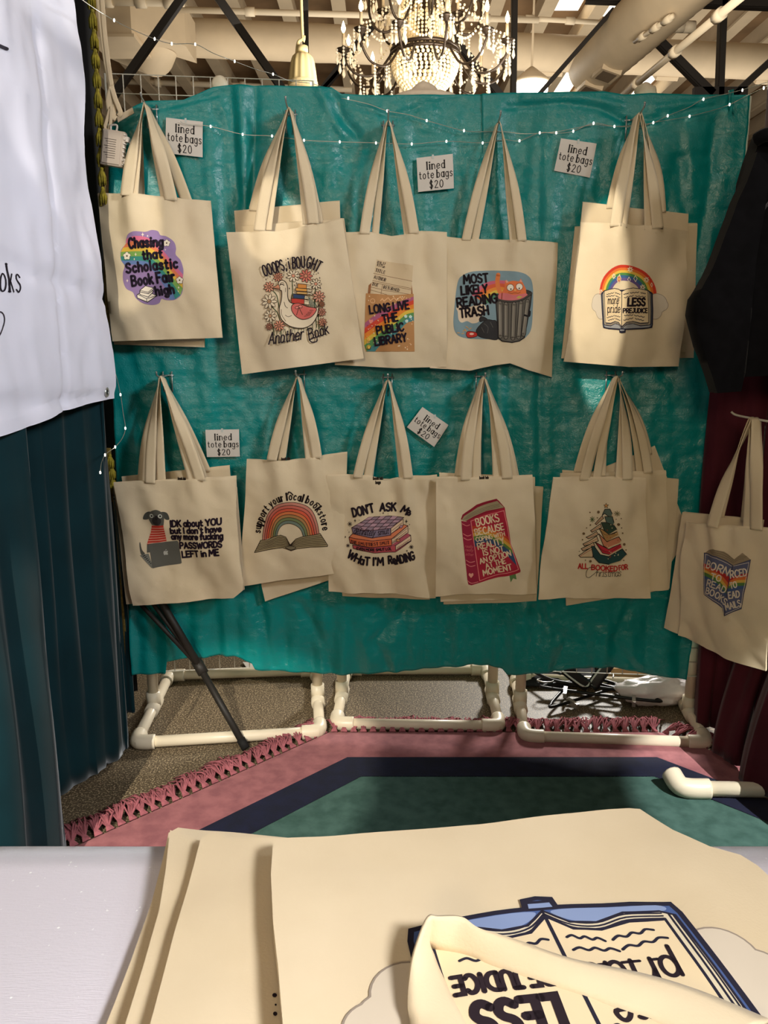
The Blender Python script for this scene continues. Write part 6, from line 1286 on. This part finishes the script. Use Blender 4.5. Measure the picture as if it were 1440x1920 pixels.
def flat_tote(label, O, ang, outline, seed, bul, art=None, hands=None, th=.016):
    U = Vector((math.cos(ang), math.sin(ang), 0)); Vv = Vector((-math.sin(ang), math.cos(ang), 0)); cl = Cloth(O, U, Vv, None, .0125)
    cl.hf = lambda u, v: bul(u, v)+.0022*noise.noise((u*9+seed, v*7, seed))+.0012*noise.noise((u*22, v*18, seed))
    t = thing('tote_bag', Vector(O), label, 'tote bag', PILE); cl.panel(outline, 'body', canvas, t, th, 0); return t, cl
def PZ(px, py, z, O, ang):
    p = F(px, py, z)-Vector(O); return p.x*math.cos(ang)+p.y*math.sin(ang), -p.x*math.sin(ang)+p.y*math.cos(ang)
zz = TZ+.014
for lab, z, px, ang, sd in (('folded canvas tote at the bottom left of the pile on the table', zz, [(316, 1562), (334, 1552), (560, 1572), (700, 1990), (160, 1990), (200, 1917), (246, 1800), (284, 1690), (304, 1615)], 0, 1.),
                            ('canvas tote second from the bottom of the table pile, showing a thin strip', zz+.015, [(319, 1557), (374, 1577), (620, 1585), (700, 1990), (214, 1990), (236, 1917), (272, 1800), (298, 1710), (310, 1640)], 0, 2.2),
                            ('canvas tote in the table pile showing a wide strip left of the printed one', zz+.030, [(376, 1573), (395, 1561), (412, 1563), (424, 1571), (505, 1569), (640, 1575), (760, 1990), (264, 1990), (282, 1917), (326, 1750), (351, 1665), (366, 1610)], 0, 3.1)):
    O = F(380, 1750, z); t, cl = flat_tote(lab, O, ang, [PZ(*p, z, O, ang) for p in px], sd, lambda u, v: .0, th=.011)
    if sd > 3:
        a = Art(); a.ell(515, 1867, 4.5, 4, INK).ell(516, 1902, 4, 4, INK).ell(517, 1885, 2, 2, INK); cl.print_art(a, 'print', t, lambda x, y: PZ(x, y, z, O, 0), .0006)
z1 = zz+.052; ang = math.radians(8.6); O = F(1005, 1695, z1)
ol = [PZ(*p, z1, O, ang) for p in ((512, 1580), (530, 1572), (700, 1561), (900, 1545), (1060, 1526), (1180, 1515), (1200, 1516), (1262, 1556), (1330, 1588), (1388, 1604), (1420, 1624), (1446, 1648), (1520, 1780), (1600, 2050), (900, 2150), (540, 2060), (530, 1917), (521, 1810), (512, 1730), (508, 1640))]
t1, tc1 = flat_tote('canvas tote on top of the pile with a large upside-down open book print', O, ang, ol, 5., lambda u, v: .004*math.exp(-((u+.02)/.1)**2)*sstep(.1, -.05, v)-.02*sstep(.14, .30, u)*0)
S_ = .107/516*1.0
art = art_pride(0, 0, 1, 1, 1., ((72, 92, 140), (134, 150, 186), (214, 200, 172), (226, 204, 166), (222, 100, 50)))
tc1.print_art(art, 'print', t1, lambda x, y: (-x*S_, (y-1245)*S_), .0007, 1.4e-5)
# its handle thrown across the print
def T1(px, py, dz): return F(px, py, z1+dz)
def edges(lo, hi, name):
    a_ = catmull([T1(*q) for q in lo], 6); b_ = catmull([T1(*q) for q in hi], 6); m = MB(); rows = []
    for p, q in zip(a_, b_):
        rows.append([p.lerp(q, k/5)+Vector((0, 0, .0035*math.sin(math.pi*k/5))) for k in range(6)])
    m.quadgrid(rows); o = m.build(name, canvas, t1); md = o.modifiers.new('t', 'SOLIDIFY'); md.thickness = .0026; md.offset = 0; return o
zs = lambda px, py, z, w: (660+px/1.846, 1480+py/1.846, z)
LOW_ = [(905, 2000, .003), zs(400, 812, .003, 0), zs(352, 720, .003, 0), zs(302, 625, .003, 0), zs(280, 572, .003, 0), zs(266, 548, .004, 0), zs(290, 552, .004, 0), zs(330, 565, .003, 0), zs(400, 583, .003, 0), zs(500, 628, .003, 0), zs(700, 690, .003, 0), zs(900, 760, .003, 0), zs(1050, 815, .003, 0), (1330, 1990, .003)]
HI_ = [(775, 2000, .006), zs(200, 812, .008, 0), zs(192, 740, .012, 0), zs(200, 640, .018, 0), zs(218, 555, .024, 0), zs(262, 446, .030, 0), zs(300, 440, .029, 0), zs(380, 441, .026, 0), zs(440, 480, .022, 0), zs(560, 520, .017, 0), zs(760, 590, .012, 0), zs(1000, 640, .010, 0), zs(1200, 700, .008, 0), (1445, 1915, .006)]
edges(LOW_, HI_, 'handle')
